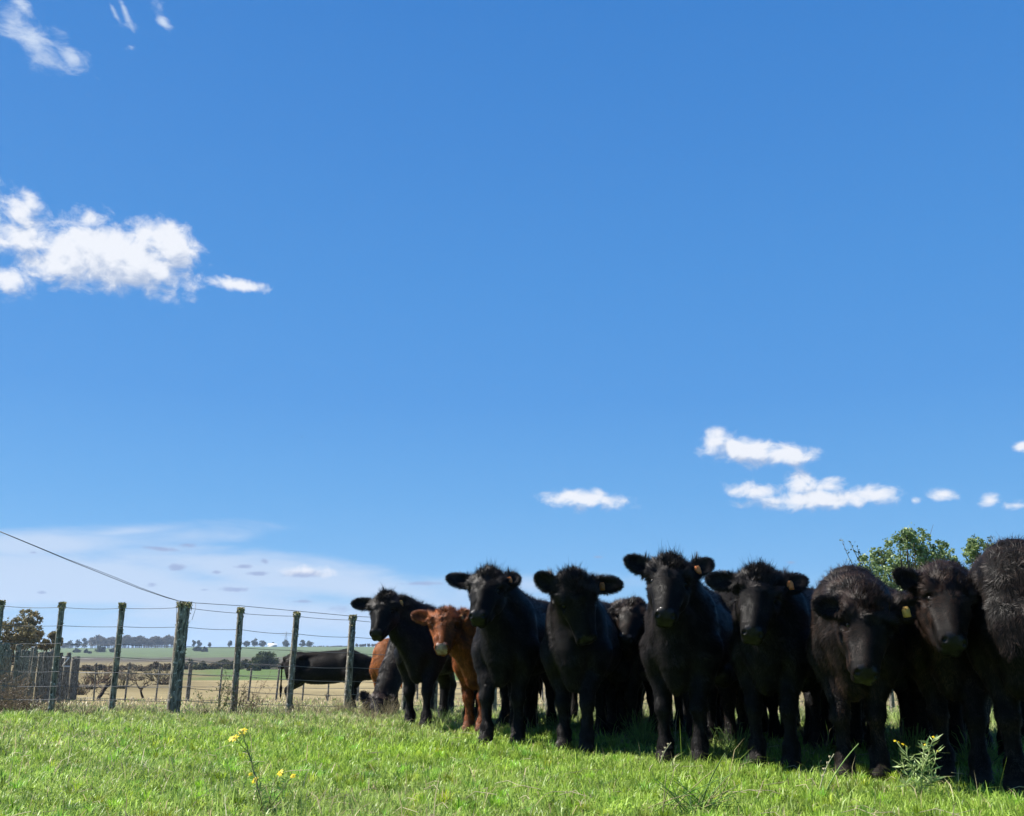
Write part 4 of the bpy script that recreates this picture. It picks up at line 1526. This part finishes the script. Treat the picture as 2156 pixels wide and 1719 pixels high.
# evergreen shrub trees behind the cattle on the right
for i, (u, vt, hw, d, lab, cl_px) in enumerate((
        (1905, 1122, 110, 14.5, 'green leafy tree rising behind the low-headed cow', [(1830, 1185, 26), (1856, 1172, 24), (1895, 1150, 32), (1925, 1140, 30), (1952, 1165, 30), (1985, 1165, 24), (1935, 1190, 34), (1890, 1205, 40), (1850, 1225, 40), (1960, 1215, 36), (1910, 1128, 16), (1875, 1235, 50), (1930, 1250, 50), (1995, 1235, 30), (2006, 1182, 14)]),
        (2060, 1128, 60, 14.8, 'second leafy tree behind the second cow from the right edge', [(2045, 1165, 20), (2065, 1185, 24), (2058, 1148, 16), (2085, 1158, 14), (2075, 1215, 30), (2050, 1215, 26), (2100, 1190, 18), (2030, 1230, 24), (2048, 1140, 9), (2085, 1250, 40), (2120, 1175, 14)]))):
    b_ = onground(u, d)
    cl = [tuple(P(a, b, d + rgt.uniform(-.35, .35)) - b_) + (r * d / 2000 * 1.02,) for a, b, r in cl_px]
    t_ = wood('leafy_tree', lab, 'tree', b_, cl, (12500, 7500)[i], .024, (.085, .145, .058), (.28, .35, .13), 'leafy trees behind the cattle on the right', .05, 3, seed=330 + i, flat=1.0, lm=M_LEAF)
    sp = MB()
    tips = [(1770, 1133, 1800, 1200), (1790, 1140, 1812, 1190), (1805, 1150, 1820, 1200), (1915, 1120, 1915, 1150), (1945, 1122, 1938, 1150), (2008, 1170, 1990, 1200), (1858, 1158, 1862, 1180)] if i == 0 else [(2048, 1127, 2052, 1160), (2086, 1127, 2080, 1160), (2110, 1145, 2100, 1180), (2036, 1150, 2045, 1175)]
    for (a, b, c, e) in tips:
        p1, p0 = P(a, b, d), P(c, e, d)
        mid_ = (p0 + p1) / 2 + rgt.normal(0, .03, 3)
        sp.tube([p0 - b_, mid_ - b_, p1 - b_], [.006, .004, .002], 4, (.10, .08, .05))
        n_ = 34
        tt = rgt.random((n_, 1))
        cen = (p0 * (1 - tt) + p1 * tt) - b_ + rgt.normal(0, .018, (n_, 3))
        a_ = rand_unit(n_)
        bb = np.cross(a_, rand_unit(n_))
        quads(cen, a_ * .020, bb * .014, np.array([.06, .10, .04]) * RNG.uniform(.5, 1.4, (n_, 1)), sp)
    obj('top_twigs', sp.mesh('top_twigs', [M_LEAF]), t_)

# scrub and the round bush in the middle distance
b_ = onground(557, 215)
wood('round_bush', 'large dark green round bush in the middle distance', 'bush', b_, clumps_for(28 * MPP(215), 41 * MPP(215), .5, 10, rgt, 2.0) + [(-2.2, 0, 1.2, 1.3), (2.0, 0, 1.0, 1.3)], 5200, .22, (.035, .052, .024), (.10, .12, .05), None, .2, seed=350)
sc = [(420, 1391, 14, 205), (445, 1396, 12, 215), (470, 1388, 13, 225), (492, 1393, 14, 210), (515, 1386, 13, 230), (602, 1388, 14, 220), (625, 1385, 12, 235), (650, 1392, 14, 215), (680, 1386, 14, 230), (715, 1389, 18, 220), (750, 1384, 16, 235),
      (380, 1395, 12, 210), (355, 1397, 12, 190), (330, 1392, 14, 200), (300, 1399, 13, 185), (270, 1394, 12, 200), (240, 1400, 14, 180), (210, 1396, 13, 195), (180, 1399, 13, 185), (400, 1387, 10, 260), (535, 1400, 10, 190),
      (830, 1386, 18, 230), (1120, 1388, 30, 230), (1300, 1388, 30, 230), (1530, 1386, 30, 235)]
for i, (u, vt, hw, d) in enumerate(sc):
    b_ = onground(u, d)
    h_ = max(1.2, EYE + (1372 - vt) * MPP(d) - b_[2])
    lft = u < 400
    cA, cB = ((.10, .078, .045), (.20, .15, .085)) if lft or i % 4 == 1 else ((.075, .080, .042), (.16, .155, .075))
    nx_ = sc[(i + 1) % len(sc)]
    where = 'left of the thick post' if u < 372 else 'between the thick post and the black side-on cow' if u < 600 else 'beyond the black side-on cow' if u < 800 else 'behind the row of cattle'
    wood('scrub_bush', ('brown' if lft or i % 4 == 1 else 'olive') + ' scrub bush in the middle distance, ' + rank(u, [q_[0] for q_ in sc]) + ' from the left', 'bush', b_, clumps_for(hw * 1.35 * MPP(d), h_, .1, 8, rgt) + [(x, 0, h_ * .28, h_ * .36) for x in np.linspace(-1.2, 1.2, 5) * hw * MPP(d)], 2200, .21, cA, cB, 'scrub bushes in the middle distance', .05, seed=360 + i, limb=False)
THK = []
# nearer brown thicket between the stockade and the thick post
for i, (u, vt, hw, d, dens) in enumerate(((188, 1418, 30, 58, 1), (262, 1424, 24, 60, .7), (176, 1440, 22, 42, .8), (345, 1425, 24, 75, .8), (215, 1402, 34, 84, 1.2), (340, 1400, 34, 96, 1.2), (275, 1401, 36, 100, 1.2))):
    b_ = onground(u, d)
    h_ = max(.5, EYE + (1372 - vt) * MPP(d) - b_[2])
    THK.append((b_, h_, hw, d, dens, i))



# bare little trees
def bare_tree(label, base, h, spread, seed, col=(.075, .06, .048), leafy=0, name='bare_tree', r0=.05):
    rg = np.random.default_rng(seed)
    t = empty(name, base, label, 'tree', None)
    tb, br_ = MB(), MB()
    leaves = []

    def grow(p, dr, ln, r, lv, mb_):
        pts = [p]
        for _ in range(4):
            dr = unit(dr + rg.normal(0, .30, 3) + [0, 0, .03])
            p = p + dr * ln / 4
            pts.append(p)
        mb_.tube(pts, np.linspace(r, r * .6, 5), 5, np.array(col) * rg.uniform(.8, 1.2))
        if lv < 4:
            for q in range(rg.integers(2, 4)):
                k = rg.integers(2, 5)
                grow(pts[k], unit(dr + rg.normal(0, .75, 3) * [spread, spread, .6]), ln * rg.uniform(.55, .8), r * .55, lv + 1, br_)
        elif leafy:
            leaves.extend(pts[2:])
    grow(np.array([0, 0, -.05]), np.array([.05, 0, 1.0]), h * .38, r0, 0, tb)
    obj('trunk', tb.mesh('trunk', [M_BARK]), t)
    obj('branches', br_.mesh('branches', [M_BARK]), t)
    if leaves:
        cen = np.repeat(np.array(leaves), leafy, 0)
        cen = cen + rg.normal(0, .03, cen.shape)
        m = MB()
        a_ = rand_unit(len(cen))
        quads(cen, a_ * .02, np.cross(a_, rand_unit(len(cen))) * .012, np.array([.07, .09, .03]) * RNG.uniform(.5, 1.5, (len(cen), 1)), m)
        obj('leaves', m.mesh('leaves', [M_LEAF]), t)


bare_tree('small bare dark tree with twisted branches just beyond the far fence', onground(214, 33), 1.75, 1.9, 12, r0=.075)
bare_tree('low bare tree with crossing sticks right of the twisted one', onground(306, 35), 1.25, 1.9, 14, r0=.05)
bare_tree('little bare shrub under the belly of the side-on cow', onground(690, 33), .62, 1.9, 17, r0=.03)

# far tree lines on the hill
FT = [(143, 1347, 9, 1000), (158, 1344, 9, 1010), (173, 1342, 10, 1005), (404, 1342, 5, 980), (416, 1346, 6, 990), (438, 1351, 4, 1000), (480, 1344, 6, 1000), (499, 1344, 9, 1000), (516, 1345, 9, 1005), (533, 1343, 9, 1000),
      (550, 1345, 9, 1010), (573, 1352, 6, 1000), (599, 1344, 9, 1000), (634, 1347, 8, 1000), (651, 1346, 9, 1005), (158, 1365, 8, 680), (209, 1357, 13, 690), (237, 1360, 12, 680), (414, 1360, 11, 720), (428, 1361, 8, 700), (186, 1372, 4, 640), (178, 1366, 4, 660)]
for i, (u, vt, hw, d) in enumerate(FT):
    b_ = onground(u, d)
    h_ = EYE + (1372 - vt) * MPP(d) - b_[2]
    w_ = hw * MPP(d)
    lo_c = .12 if d > 900 else .05
    tall = h_ > 3.2 * w_
    row = 'on the skyline' if d > 900 else 'on the slope below the skyline'
    where = 'left of the thick post' if u < 372 else 'just right of the thick post' if u < 450 else 'between the second and third posts right of the thick one' if u > 520 else 'beyond the post right of the thick one'
    wood('distant_tree', ('slender ' if tall else 'round ') + 'distant tree ' + row + ', ' + rank(u + d * 1e-4, [q_[0] + q_[3] * 1e-4 for q_ in FT if (q_[3] > 900) == (d > 900)]) + ' from the left', 'tree', b_, clumps_for(w_, h_ * .98, h_ * lo_c, 9, rgt) + [(0, 0, h_ * .24, w_ * .7), (w_ * .3, 0, h_ * .4, w_ * .6)], 1000, .62, (.050, .066, .036), (.125, .130, .075),
         'distant trees on the hill', h_ * .03, seed=500 + i)


def treeline(name, label, u0, u1, vt, d, n, seed, dv=2.5):
    rg = np.random.default_rng(seed)
    m = MB()
    us = rg.uniform(u0, u1, n)
    cen = []
    for u in us:
        b_ = onground(u, d + rg.uniform(-12, 12))
        t_ = vt + dv * math.sin(u * .21) + dv * math.sin(u * .083 + 1) * .8
        h_ = EYE + (1372 - t_) * MPP(d) - b_[2]
        m.tube([b_, b_ + [0, 0, h_ * .6]], [.25, .12], 4, (.10, .085, .065), cap=False)
        k = 60
        dd = rg.normal(size=(k, 3))
        dd /= np.linalg.norm(dd, axis=1)[:, None]
        cen.append(b_ + [0, 0, h_ * .60] + dd * rg.random((k, 1)) ** .4 * [h_ * .24, h_ * .24, h_ * .42])
    cen = np.vstack(cen)
    a_ = rand_unit(len(cen))
    sz = .8 * rg.uniform(.5, 1.3, (len(cen), 1))
    tint = rg.random((len(cen), 1))
    quads(cen, a_ * sz, np.cross(a_, rand_unit(len(cen))) * sz * .8, np.array([.075, .075, .052]) * (1 - tint) + np.array([.16, .125, .09]) * tint, m)
    o = obj(name, m.mesh(name, [M_FARLEAF]))
    tag(o, label, 'wood', None, 'stuff')


treeline('distant_wood', 'dense distant wood on the skyline left of the thick post', 186, 371, 1341, 985, 230, 3)
treeline('distant_treeline', 'low distant tree line beyond the side-on cow', 655, 745, 1361, 1150, 60, 4, .6)
treeline('distant_treeline', 'low distant wood on the skyline left of the first calf', 748, 930, 1356, 1050, 110, 5, 1.0)
treeline('distant_treeline', 'low distant wood at the far left behind the trees', -150, 140, 1355, 1020, 130, 6, 2.0)
treeline('distant_treeline', 'low distant wood hidden behind the row of cattle', 1000, 2300, 1358, 1100, 260, 7, 1.5)

# lattice pylon and a white farm building on the skyline
pb = onground(599, 1180)
py = empty('power_pylon', pb, 'faint lattice power pylon on the skyline above the distant trees', 'pylon')
m = MB()
hP = EYE + (1372 - 1330) * MPP(1180) - pb[2]
for qx, qy in ((-1, -1), (1, -1), (1, 1), (-1, 1)):
    m.tube([(qx * 2.4, qy * 2.4, 0), (qx * .6, qy * .6, hP * .75), (qx * .2, qy * .2, hP)], [.16, .13, .1], 4, (.25, .26, .27))
for q in range(7):
    z0_, z1_ = hP * q / 8, hP * (q + 1) / 8
    w0, w1 = 2.4 - 2.1 * q / 8, 2.4 - 2.1 * (q + 1) / 8
    for s_ in (-1, 1):
        m.tube([(-w0 * s_, -w0, z0_), (w1 * s_, -w1, z1_)], .08, 3, (.25, .26, .27), cap=False)
obj('tower', m.mesh('tower', [M_PLAIN]), py)
m = MB()
for z_, w_ in ((.72, 7.5), (.88, 5.5)):
    m.tube([(-w_, 0, hP * z_), (0, 0, hP * z_ + .9), (w_, 0, hP * z_)], [.1, .22, .1], 4, (.25, .26, .27))
obj('crossarm', m.mesh('crossarm', [M_PLAIN]), py)
hb = onground(571, 985)
hs_ = empty('farm_building', hb, 'tiny white farm building on the skyline among the distant trees', 'building')
m = MB()
bx = np.array([(x, y, z) for z in (-.3, 2.2) for (x, y) in ((-4, -2.5), (4, -2.5), (4, 2.5), (-4, 2.5))])
m.add(bx, None, [(0, 1, 5, 4), (1, 2, 6, 5), (2, 3, 7, 6), (3, 0, 4, 7), (4, 5, 6, 7)], (.62, .62, .60))
obj('wall', m.mesh('wall', [M_PLAIN]), hs_)
m = MB()
rf = np.array([(-4.3, -2.9, 2.15), (4.3, -2.9, 2.15), (4.3, 2.9, 2.15), (-4.3, 2.9, 2.15), (-4.3, 0, 3.5), (4.3, 0, 3.5)])
m.add(rf, [(0, 4, 3), (1, 2, 5)], [(0, 1, 5, 4), (2, 3, 4, 5)], (.72, .73, .75))
obj('roof', m.mesh('roof', [M_PLAIN]), hs_)

# bird, a speck high in the sky
bp_ = P(636, 921, 160)
m = MB()
m.add(np.array([(-.42, .02, .16), (-.16, .1, .05), (0, .14, 0), (.16, .1, .02), (.44, .0, -.12), (.15, -.07, .02), (0, -.12, .01), (-.15, -.07, .05), (0, 0, -.05), (0, 0, .06)]),
      [(0, 1, 7), (3, 4, 5), (1, 2, 9), (2, 3, 9), (3, 5, 9), (5, 6, 9), (6, 7, 9), (7, 1, 9), (2, 1, 8), (3, 2, 8), (5, 3, 8), (6, 5, 8), (7, 6, 8), (1, 7, 8)], None, (.03, .03, .035))
tag(obj('bird', m.mesh('bird', [M_PLAIN]), loc=bp_), 'tiny dark bird gliding alone in the open sky', 'bird')


# ------------------------------------------------------------------ weeds, stalks and flowers
def weed(name, label, base, h, spread, nst, col, leafcol=None, nleaf=0, leafsz=.02, seed=0, group=None, lean=(0, 0), rad=.0035, curve=.5, cat='plant', branch=4):
    rg = np.random.default_rng(seed)
    t = empty(name, base, label, cat, group)
    m, lf = MB(), MB()
    for i in range(nst):
        th = rg.uniform(0, 2 * PI)
        o = np.array([math.cos(th), math.sin(th), 0]) * spread * .35 * rg.random()
        d = unit([math.cos(th) * spread * rg.uniform(.1, 1) + lean[0], math.sin(th) * spread * .6 * rg.random() + lean[1], h * rg.uniform(.7, 1.1)])
        ln = h * rg.uniform(.5, 1.1)
        pts = []
        p = o
        for q in range(6):
            pts.append(p)
            d = unit(d + rg.normal(0, .13, 3) * curve + [0, 0, -.02])
            p = p + d * ln / 5
        c_ = np.array(col) * rg.uniform(.6, 1.4)
        m.tube(pts, np.linspace(rad, rad * .4, 6), 4, c_, cap=False)
        for q in range(branch):
            k = rg.integers(1, 6)
            e_ = pts[k] + unit(d + rg.normal(0, .7, 3)) * ln * rg.uniform(.12, .35)
            m.tube([pts[k], (pts[k] + e_) / 2 + rg.normal(0, .01, 3), e_], [rad * .55, rad * .4, rad * .25], 3, c_, cap=False)
            pts.append(e_)
        if nleaf:
            k = rg.integers(0, len(pts), nleaf)
            cen = np.array(pts)[k] + rg.normal(0, leafsz * .8, (nleaf, 3))
            a_ = unit3(rg.normal(size=(nleaf, 3)) * [1, 1, .8] + [0, 0, .5])
            b_ = unit3(np.cross(a_, rg.normal(size=(nleaf, 3))))
            quads(cen, a_ * leafsz, b_ * leafsz * .3, np.array(leafcol) * rg.uniform(.6, 1.4, (nleaf, 1)), lf)
    obj('stems', m.mesh('stems', [M_DRY]), t)
    if nleaf:
        obj('leaves', lf.mesh('leaves', [M_LEAF]), t)
    return t


def unit3(v):
    return v / (np.linalg.norm(v, axis=1)[:, None] + 1e-9)


for (b_, h_, hw, d, dens, i) in THK:
    tc_ = [(.20, .145, .10), (.17, .15, .085), (.24, .19, .13), (.13, .10, .07)][i % 4]
    weed('thicket_bush', 'brown thicket bush beyond the far fence, ' + rank(float(b_[0] / b_[1]), [float(q_[0][0] / q_[0][1]) for q_ in THK]) + ' from the left', b_, h_ * 1.0, hw * MPP(d) * 1.5, int(34 * dens), tc_, ((.15, .17, .07), (.22, .17, .09))[i % 2], 9, .03 * d / 40, 400 + i, 'brown thicket bushes beyond the far fence', rad=.0006 * d, curve=1.2, branch=6, cat='bush')
# dry brambles at the left edge
for i, (u, d, h, sp, n) in enumerate(((-30, 13.2, .66, .6, 90), (12, 13.6, .52, .55, 80), (48, 13.9, .34, .5, 60), (85, 13.6, .24, .4, 40), (118, 13.3, .2, .35, 36), (-70, 12.8, .7, .6, 60), (30, 12.7, .34, .5, 40))):
    weed('dry_bramble', 'dry brown bramble tangle in front of the stockade, ' + rank(u, (-70, -30, 12, 30, 48, 85, 118)) + ' from the left', onground(u, d), h, sp, n, (.20, .145, .10), (.17, .13, .08), 12, .016, 600 + i, 'dry brambles at the left edge', lean=(-.1, 0), rad=.003, curve=1.3, branch=5)
# twiggy weeds by the post right of the thick one
weed('twiggy_weed', 'sparse green-leaved twiggy weed between the thick post and the next', onground(462, 12.2), .52, .28, 9, (.13, .10, .06), (.11, .14, .05), 26, .022, 621, None, curve=.8, rad=.004)
weed('twiggy_weed', 'brown twiggy weed at the foot of the post right of the thick one', onground(505, 12.4), .50, .22, 10, (.16, .11, .075), (.15, .14, .06), 18, .018, 622, None, curve=.7, rad=.0035)
weed('twiggy_weed', 'reddish-brown seeding weed just right of the post after the thick one', onground(528, 12.6), .42, .22, 22, (.19, .125, .09), (.20, .14, .09), 24, .013, 623, None, curve=.6, rad=.003)
# dry tussocks along the fence
TS = [(190, 11.5, .16), (268, 11.9, .16), (300, 12.4, .14), (345, 11.8, .12), (430, 12.2, .16), (560, 12.6, .16), (600, 11.2, .15), (640, 12.4, .2), (680, 11.6, .18), (720, 12.6, .2), (755, 11.8, .18), (790, 10.9, .16), (820, 11.7, .2), (150, 12.2, .2), (1110, 10.5, .2), (1165, 9.6, .2), (1285, 9.0, .2), (1340, 9.2, .22), (1385, 9.4, .2), (1000, 10.6, .2), (1540, 8.6, .22), (1690, 8.2, .22), (1890, 7.6, .22), (2010, 7.2, .25)]
for i, (u, d, h) in enumerate(TS):
    fr = 'along the wire fence' if u < 860 else 'seen between the legs of the cattle'
    weed('dry_tussock', 'small dry straw-coloured grass tussock ' + fr + ', ' + rank(u, [q_[0] for q_ in TS if (q_[0] < 860) == (u < 860)]) + ' from the left', onground(u, d), h * 1.1, .22, 60, (.30, .245, .145), None, 0, .02, 640 + i, 'dry grass tussocks ' + fr, rad=.0024, curve=.9, branch=1, cat='tussock')
for i, (u, d, h) in enumerate(((1120, 9.4, .22), (1180, 8.6, .2), (930, 9.6, .2), (970, 10, .18), (1350, 7.6, .22), (1330, 8.4, .24), (1500, 6.8, .16), (1540, 7, .2), (1900, 6.4, .24), (2030, 6.2, .22))):
    weed('green_tuft', 'tall green grass tuft among the legs of the cattle, ' + rank(u, (1120, 1180, 930, 970, 1350, 1330, 1500, 1540, 1900, 2030)) + ' from the left', onground(u, d), h, .20, 70, (.14, .22, .06), None, 0, .02, 700 + i, 'green grass tufts among the legs', rad=.0028, curve=.9, branch=1, cat='tussock')


def bend(p0, p1, sag, n=8):
    p0, p1 = np.asarray(p0, float), np.asarray(p1, float)
    t = np.linspace(0, 1, n)[:, None]
    return p0 * (1 - t) + p1 * t + np.asarray(sag) * (4 * t * (1 - t))


# tall grass stalks in front of the cattle
for i, (ub, vb, ut, vt, lab) in enumerate(((1384, 1618, 1413, 1564, 'pale seeding grass stalk in front of the high-headed calf'), (1468, 1712, 1527, 1586, 'long dark green blade leaning right, standing in the grass at the bottom centre'),
                                           (1722, 1672, 1756, 1588, 'thin pale grass stalk left of the green leaning one'), (1728, 1676, 1808, 1566, 'green grass stalk leaning right in front of the low-headed cow'))):
    b_ = G(ub, vb)
    m = MB()
    tp = P(ut, vt, b_[1] - .05)
    pts = bend((0, 0, -.03), tp - b_, (-.012, 0, .01))
    m.tube(pts, np.linspace(.004 if i != 1 else .006, .0022, 8), 5, [(.42, .40, .25), (.11, .17, .045), (.38, .38, .22), (.20, .30, .09)][i])
    if i in (0, 2):
        for q in range(16):
            f = .45 + .55 * q / 16
            p = pts[int(f * 7)]
            m.tube([p, p + [RNG.normal(0, .006), 0, .018]], .0022, 3, (.48, .44, .28))
    tag(obj('grass_stalk', m.mesh('grass_stalk', [M_DRY]), loc=b_), lab, 'grass stalk', 'tall grass stalks in front of the cattle')
rb = G(1462, 1712)
t_ = empty('rush_tuft', rb, 'tuft of dark green rushes at the bottom edge in front of the cattle', 'plant')
m = MB()
for q in range(46):
    ut, vt = RNG.uniform(1370, 1580), RNG.uniform(1622, 1700)
    b0 = np.array([RNG.normal(0, .09), RNG.normal(0, .05), -.03])
    tp = P(ut, vt, rb[1] - .1 + RNG.normal(0, .05)) - rb
    m.tube(bend(b0, tp, (0, 0, .015), 6), np.linspace(.0030, .0012, 6), 4, np.array([(.16, .27, .07), (.34, .31, .15), (.20, .34, .09)][q % 3]) * RNG.uniform(.7, 1.2))
obj('stems', m.mesh('stems', [M_DRY]), t_)


def flower(c, r, nrm, parent, org, name='flower', npet=9):
    m = MB()
    nrm = unit(nrm)
    a = unit(np.cross(nrm, [.3, .1, .9]))
    b = np.cross(nrm, a)
    for k in range(npet):
        th = 2 * PI * k / npet + RNG.normal(0, .1)
        d = a * math.cos(th) + b * math.sin(th)
        s_ = np.cross(nrm, d)
        rr_ = r * RNG.uniform(.8, 1.15)
        V = [c + d * r * .22 - s_ * r * .12, c + d * r * .22 + s_ * r * .12, c + d * rr_ * .75 + s_ * r * .19 - nrm * r * .05, c + d * rr_ - nrm * r * .16, c + d * rr_ * .75 - s_ * r * .19 - nrm * r * .05]
        m.add(np.array(V) - org, [(0, 1, 2), (0, 2, 4), (2, 3, 4)], None, (.80, .60, .02))
    th = np.arange(8) * PI / 4
    ring = np.array([c + (a * math.cos(t) + b * math.sin(t)) * r * .3 for t in th])
    m.add(np.vstack([ring, c + nrm * r * .22]) - org, [(k, (k + 1) % 8, 8) for k in range(8)], None, (.50, .30, .02))
    m.tube([c - org, c - nrm * r * .55 - org], [r * .28, r * .12], 7, (.12, .18, .05))
    return obj(name, m.mesh(name, [M_PETAL]), parent)


def flower_plant(label, ub, vb, stems, flowers, nleaf, leafcol, stemcol, fr=.018, seed=0, leafsz=.03, group='yellow-flowered weeds in the grass'):
    rg = np.random.default_rng(seed)
    b_ = G(ub, vb)
    t = empty('ragwort', b_, label, 'plant', group)
    m, lf = MB(), MB()
    d0 = b_[1] - .05
    for st in stems:
        pp = [P(u, v, d0 + rg.normal(0, .03)) - b_ if i else (np.array([rg.normal(0, .01), 0, -.03])) for i, (u, v) in enumerate(st)]
        pts = np.array([pp[0]] + [(pp[i] * (1 - f) + pp[i + 1] * f) for i in range(len(pp) - 1) for f in (.33, .66, 1)])
        pts[1:-1] += rg.normal(0, .003, pts[1:-1].shape)
        m.tube(pts, np.linspace(.0030, .0013, len(pts)), 5, np.array(stemcol) * rg.uniform(.8, 1.2))
        k = rg.random(nleaf) ** .9 * (len(pts) - 1)
        i0 = np.minimum(k.astype(int), len(pts) - 2)
        cen = pts[i0] + (pts[i0 + 1] - pts[i0]) * (k - i0)[:, None]
        a_ = unit3(rg.normal(size=(nleaf, 3)) * [1, .7, .4] + [0, 0, .55])
        sz = leafsz * rg.uniform(.5, 1.2, (nleaf, 1))
        b2 = unit3(np.cross(a_, rg.normal(size=(nleaf, 3))))
        quads(cen + a_ * sz, a_ * sz, b2 * sz * .13, np.array(leafcol) * rg.uniform(.65, 1.35, (nleaf, 1)), lf)
    obj('stem', m.mesh('stem', [M_DRY]), t)
    obj('leaves', lf.mesh('leaves', [M_LEAF]), t)
    for (u, v, r) in flowers:
        c = P(u, v, d0)
        flower(c, r * .8, (rg.normal(0, .4), -.6, .75 + rg.normal(0, .2)), t, b_)


flower_plant('yellow-flowered weed with dark stems in the left foreground grass', 548, 1712, [[(548, 1712), (545, 1665), (527, 1600), (514, 1560), (510, 1540)], [(548, 1712), (540, 1640), (522, 1585), (496, 1555)], [(548, 1712), (552, 1680), (537, 1645)], [(550, 1712), (570, 1670), (588, 1628)],
             [(552, 1712), (590, 1672), (616, 1635)]], [(492, 1554, .030), (511, 1539, .028), (537, 1642, .026), (590, 1627, .024), (617, 1634, .018), (528, 1630, .014)],
             60, (.25, .38, .09), (.30, .25, .13), seed=3, leafsz=.019)
flower_plant('leafy ragwort with small yellow buds in front of the two rightmost cattle', 1935, 1680, [[(1935, 1680), (1940, 1640), (1952, 1600), (1966, 1555)], [(1935, 1680), (1930, 1630), (1915, 1600), (1888, 1562)], [(1935, 1680), (1945, 1650), (1965, 1615), (1973, 1580)],
             [(1935, 1680), (1925, 1650), (1905, 1625), (1900, 1605)], [(1935, 1680), (1938, 1640), (1945, 1590), (1948, 1570)], [(1935, 1680), (1920, 1660), (1905, 1650)], [(1935, 1680), (1950, 1650), (1968, 1640)]],
             [(1884, 1560, .010), (1893, 1563, .011), (1901, 1567, .010), (1909, 1572, .009), (1965, 1552, .010), (1947, 1568, .008), (1975, 1582, .008)], 60, (.36, .46, .17), (.34, .40, .16), seed=4, leafsz=.028)


# ------------------------------------------------------------------ air between here and the hills
m = MB()
hx0, hx1, hy0, hy1, hz0, hz1 = -6200, 6200, -60, 6300, -12, 60
bx = np.array([(x, y, z) for z in (hz0, hz1) for (x, y) in ((hx0, hy0), (hx1, hy0), (hx1, hy1), (hx0, hy1))], float)
m.add(bx, None, [(3, 2, 1, 0), (4, 5, 6, 7), (0, 1, 5, 4), (1, 2, 6, 5), (2, 3, 7, 6), (3, 0, 4, 7)])
hm = bpy.data.materials.new('haze_air')
hm.use_nodes = True
ht = hm.node_tree
ht.nodes.clear()
pv = ht.nodes.new('ShaderNodeVolumePrincipled')
pv.inputs['Color'].default_value = (.62, .78, 1.0, 1)
pv.inputs['Density'].default_value = .00019
pv.inputs['Anisotropy'].default_value = .2
oo = ht.nodes.new('ShaderNodeOutputMaterial')
ht.links.new(pv.outputs[0], oo.inputs['Volume'])
tag(obj('haze', m.mesh('haze', [hm])), kind='stuff')
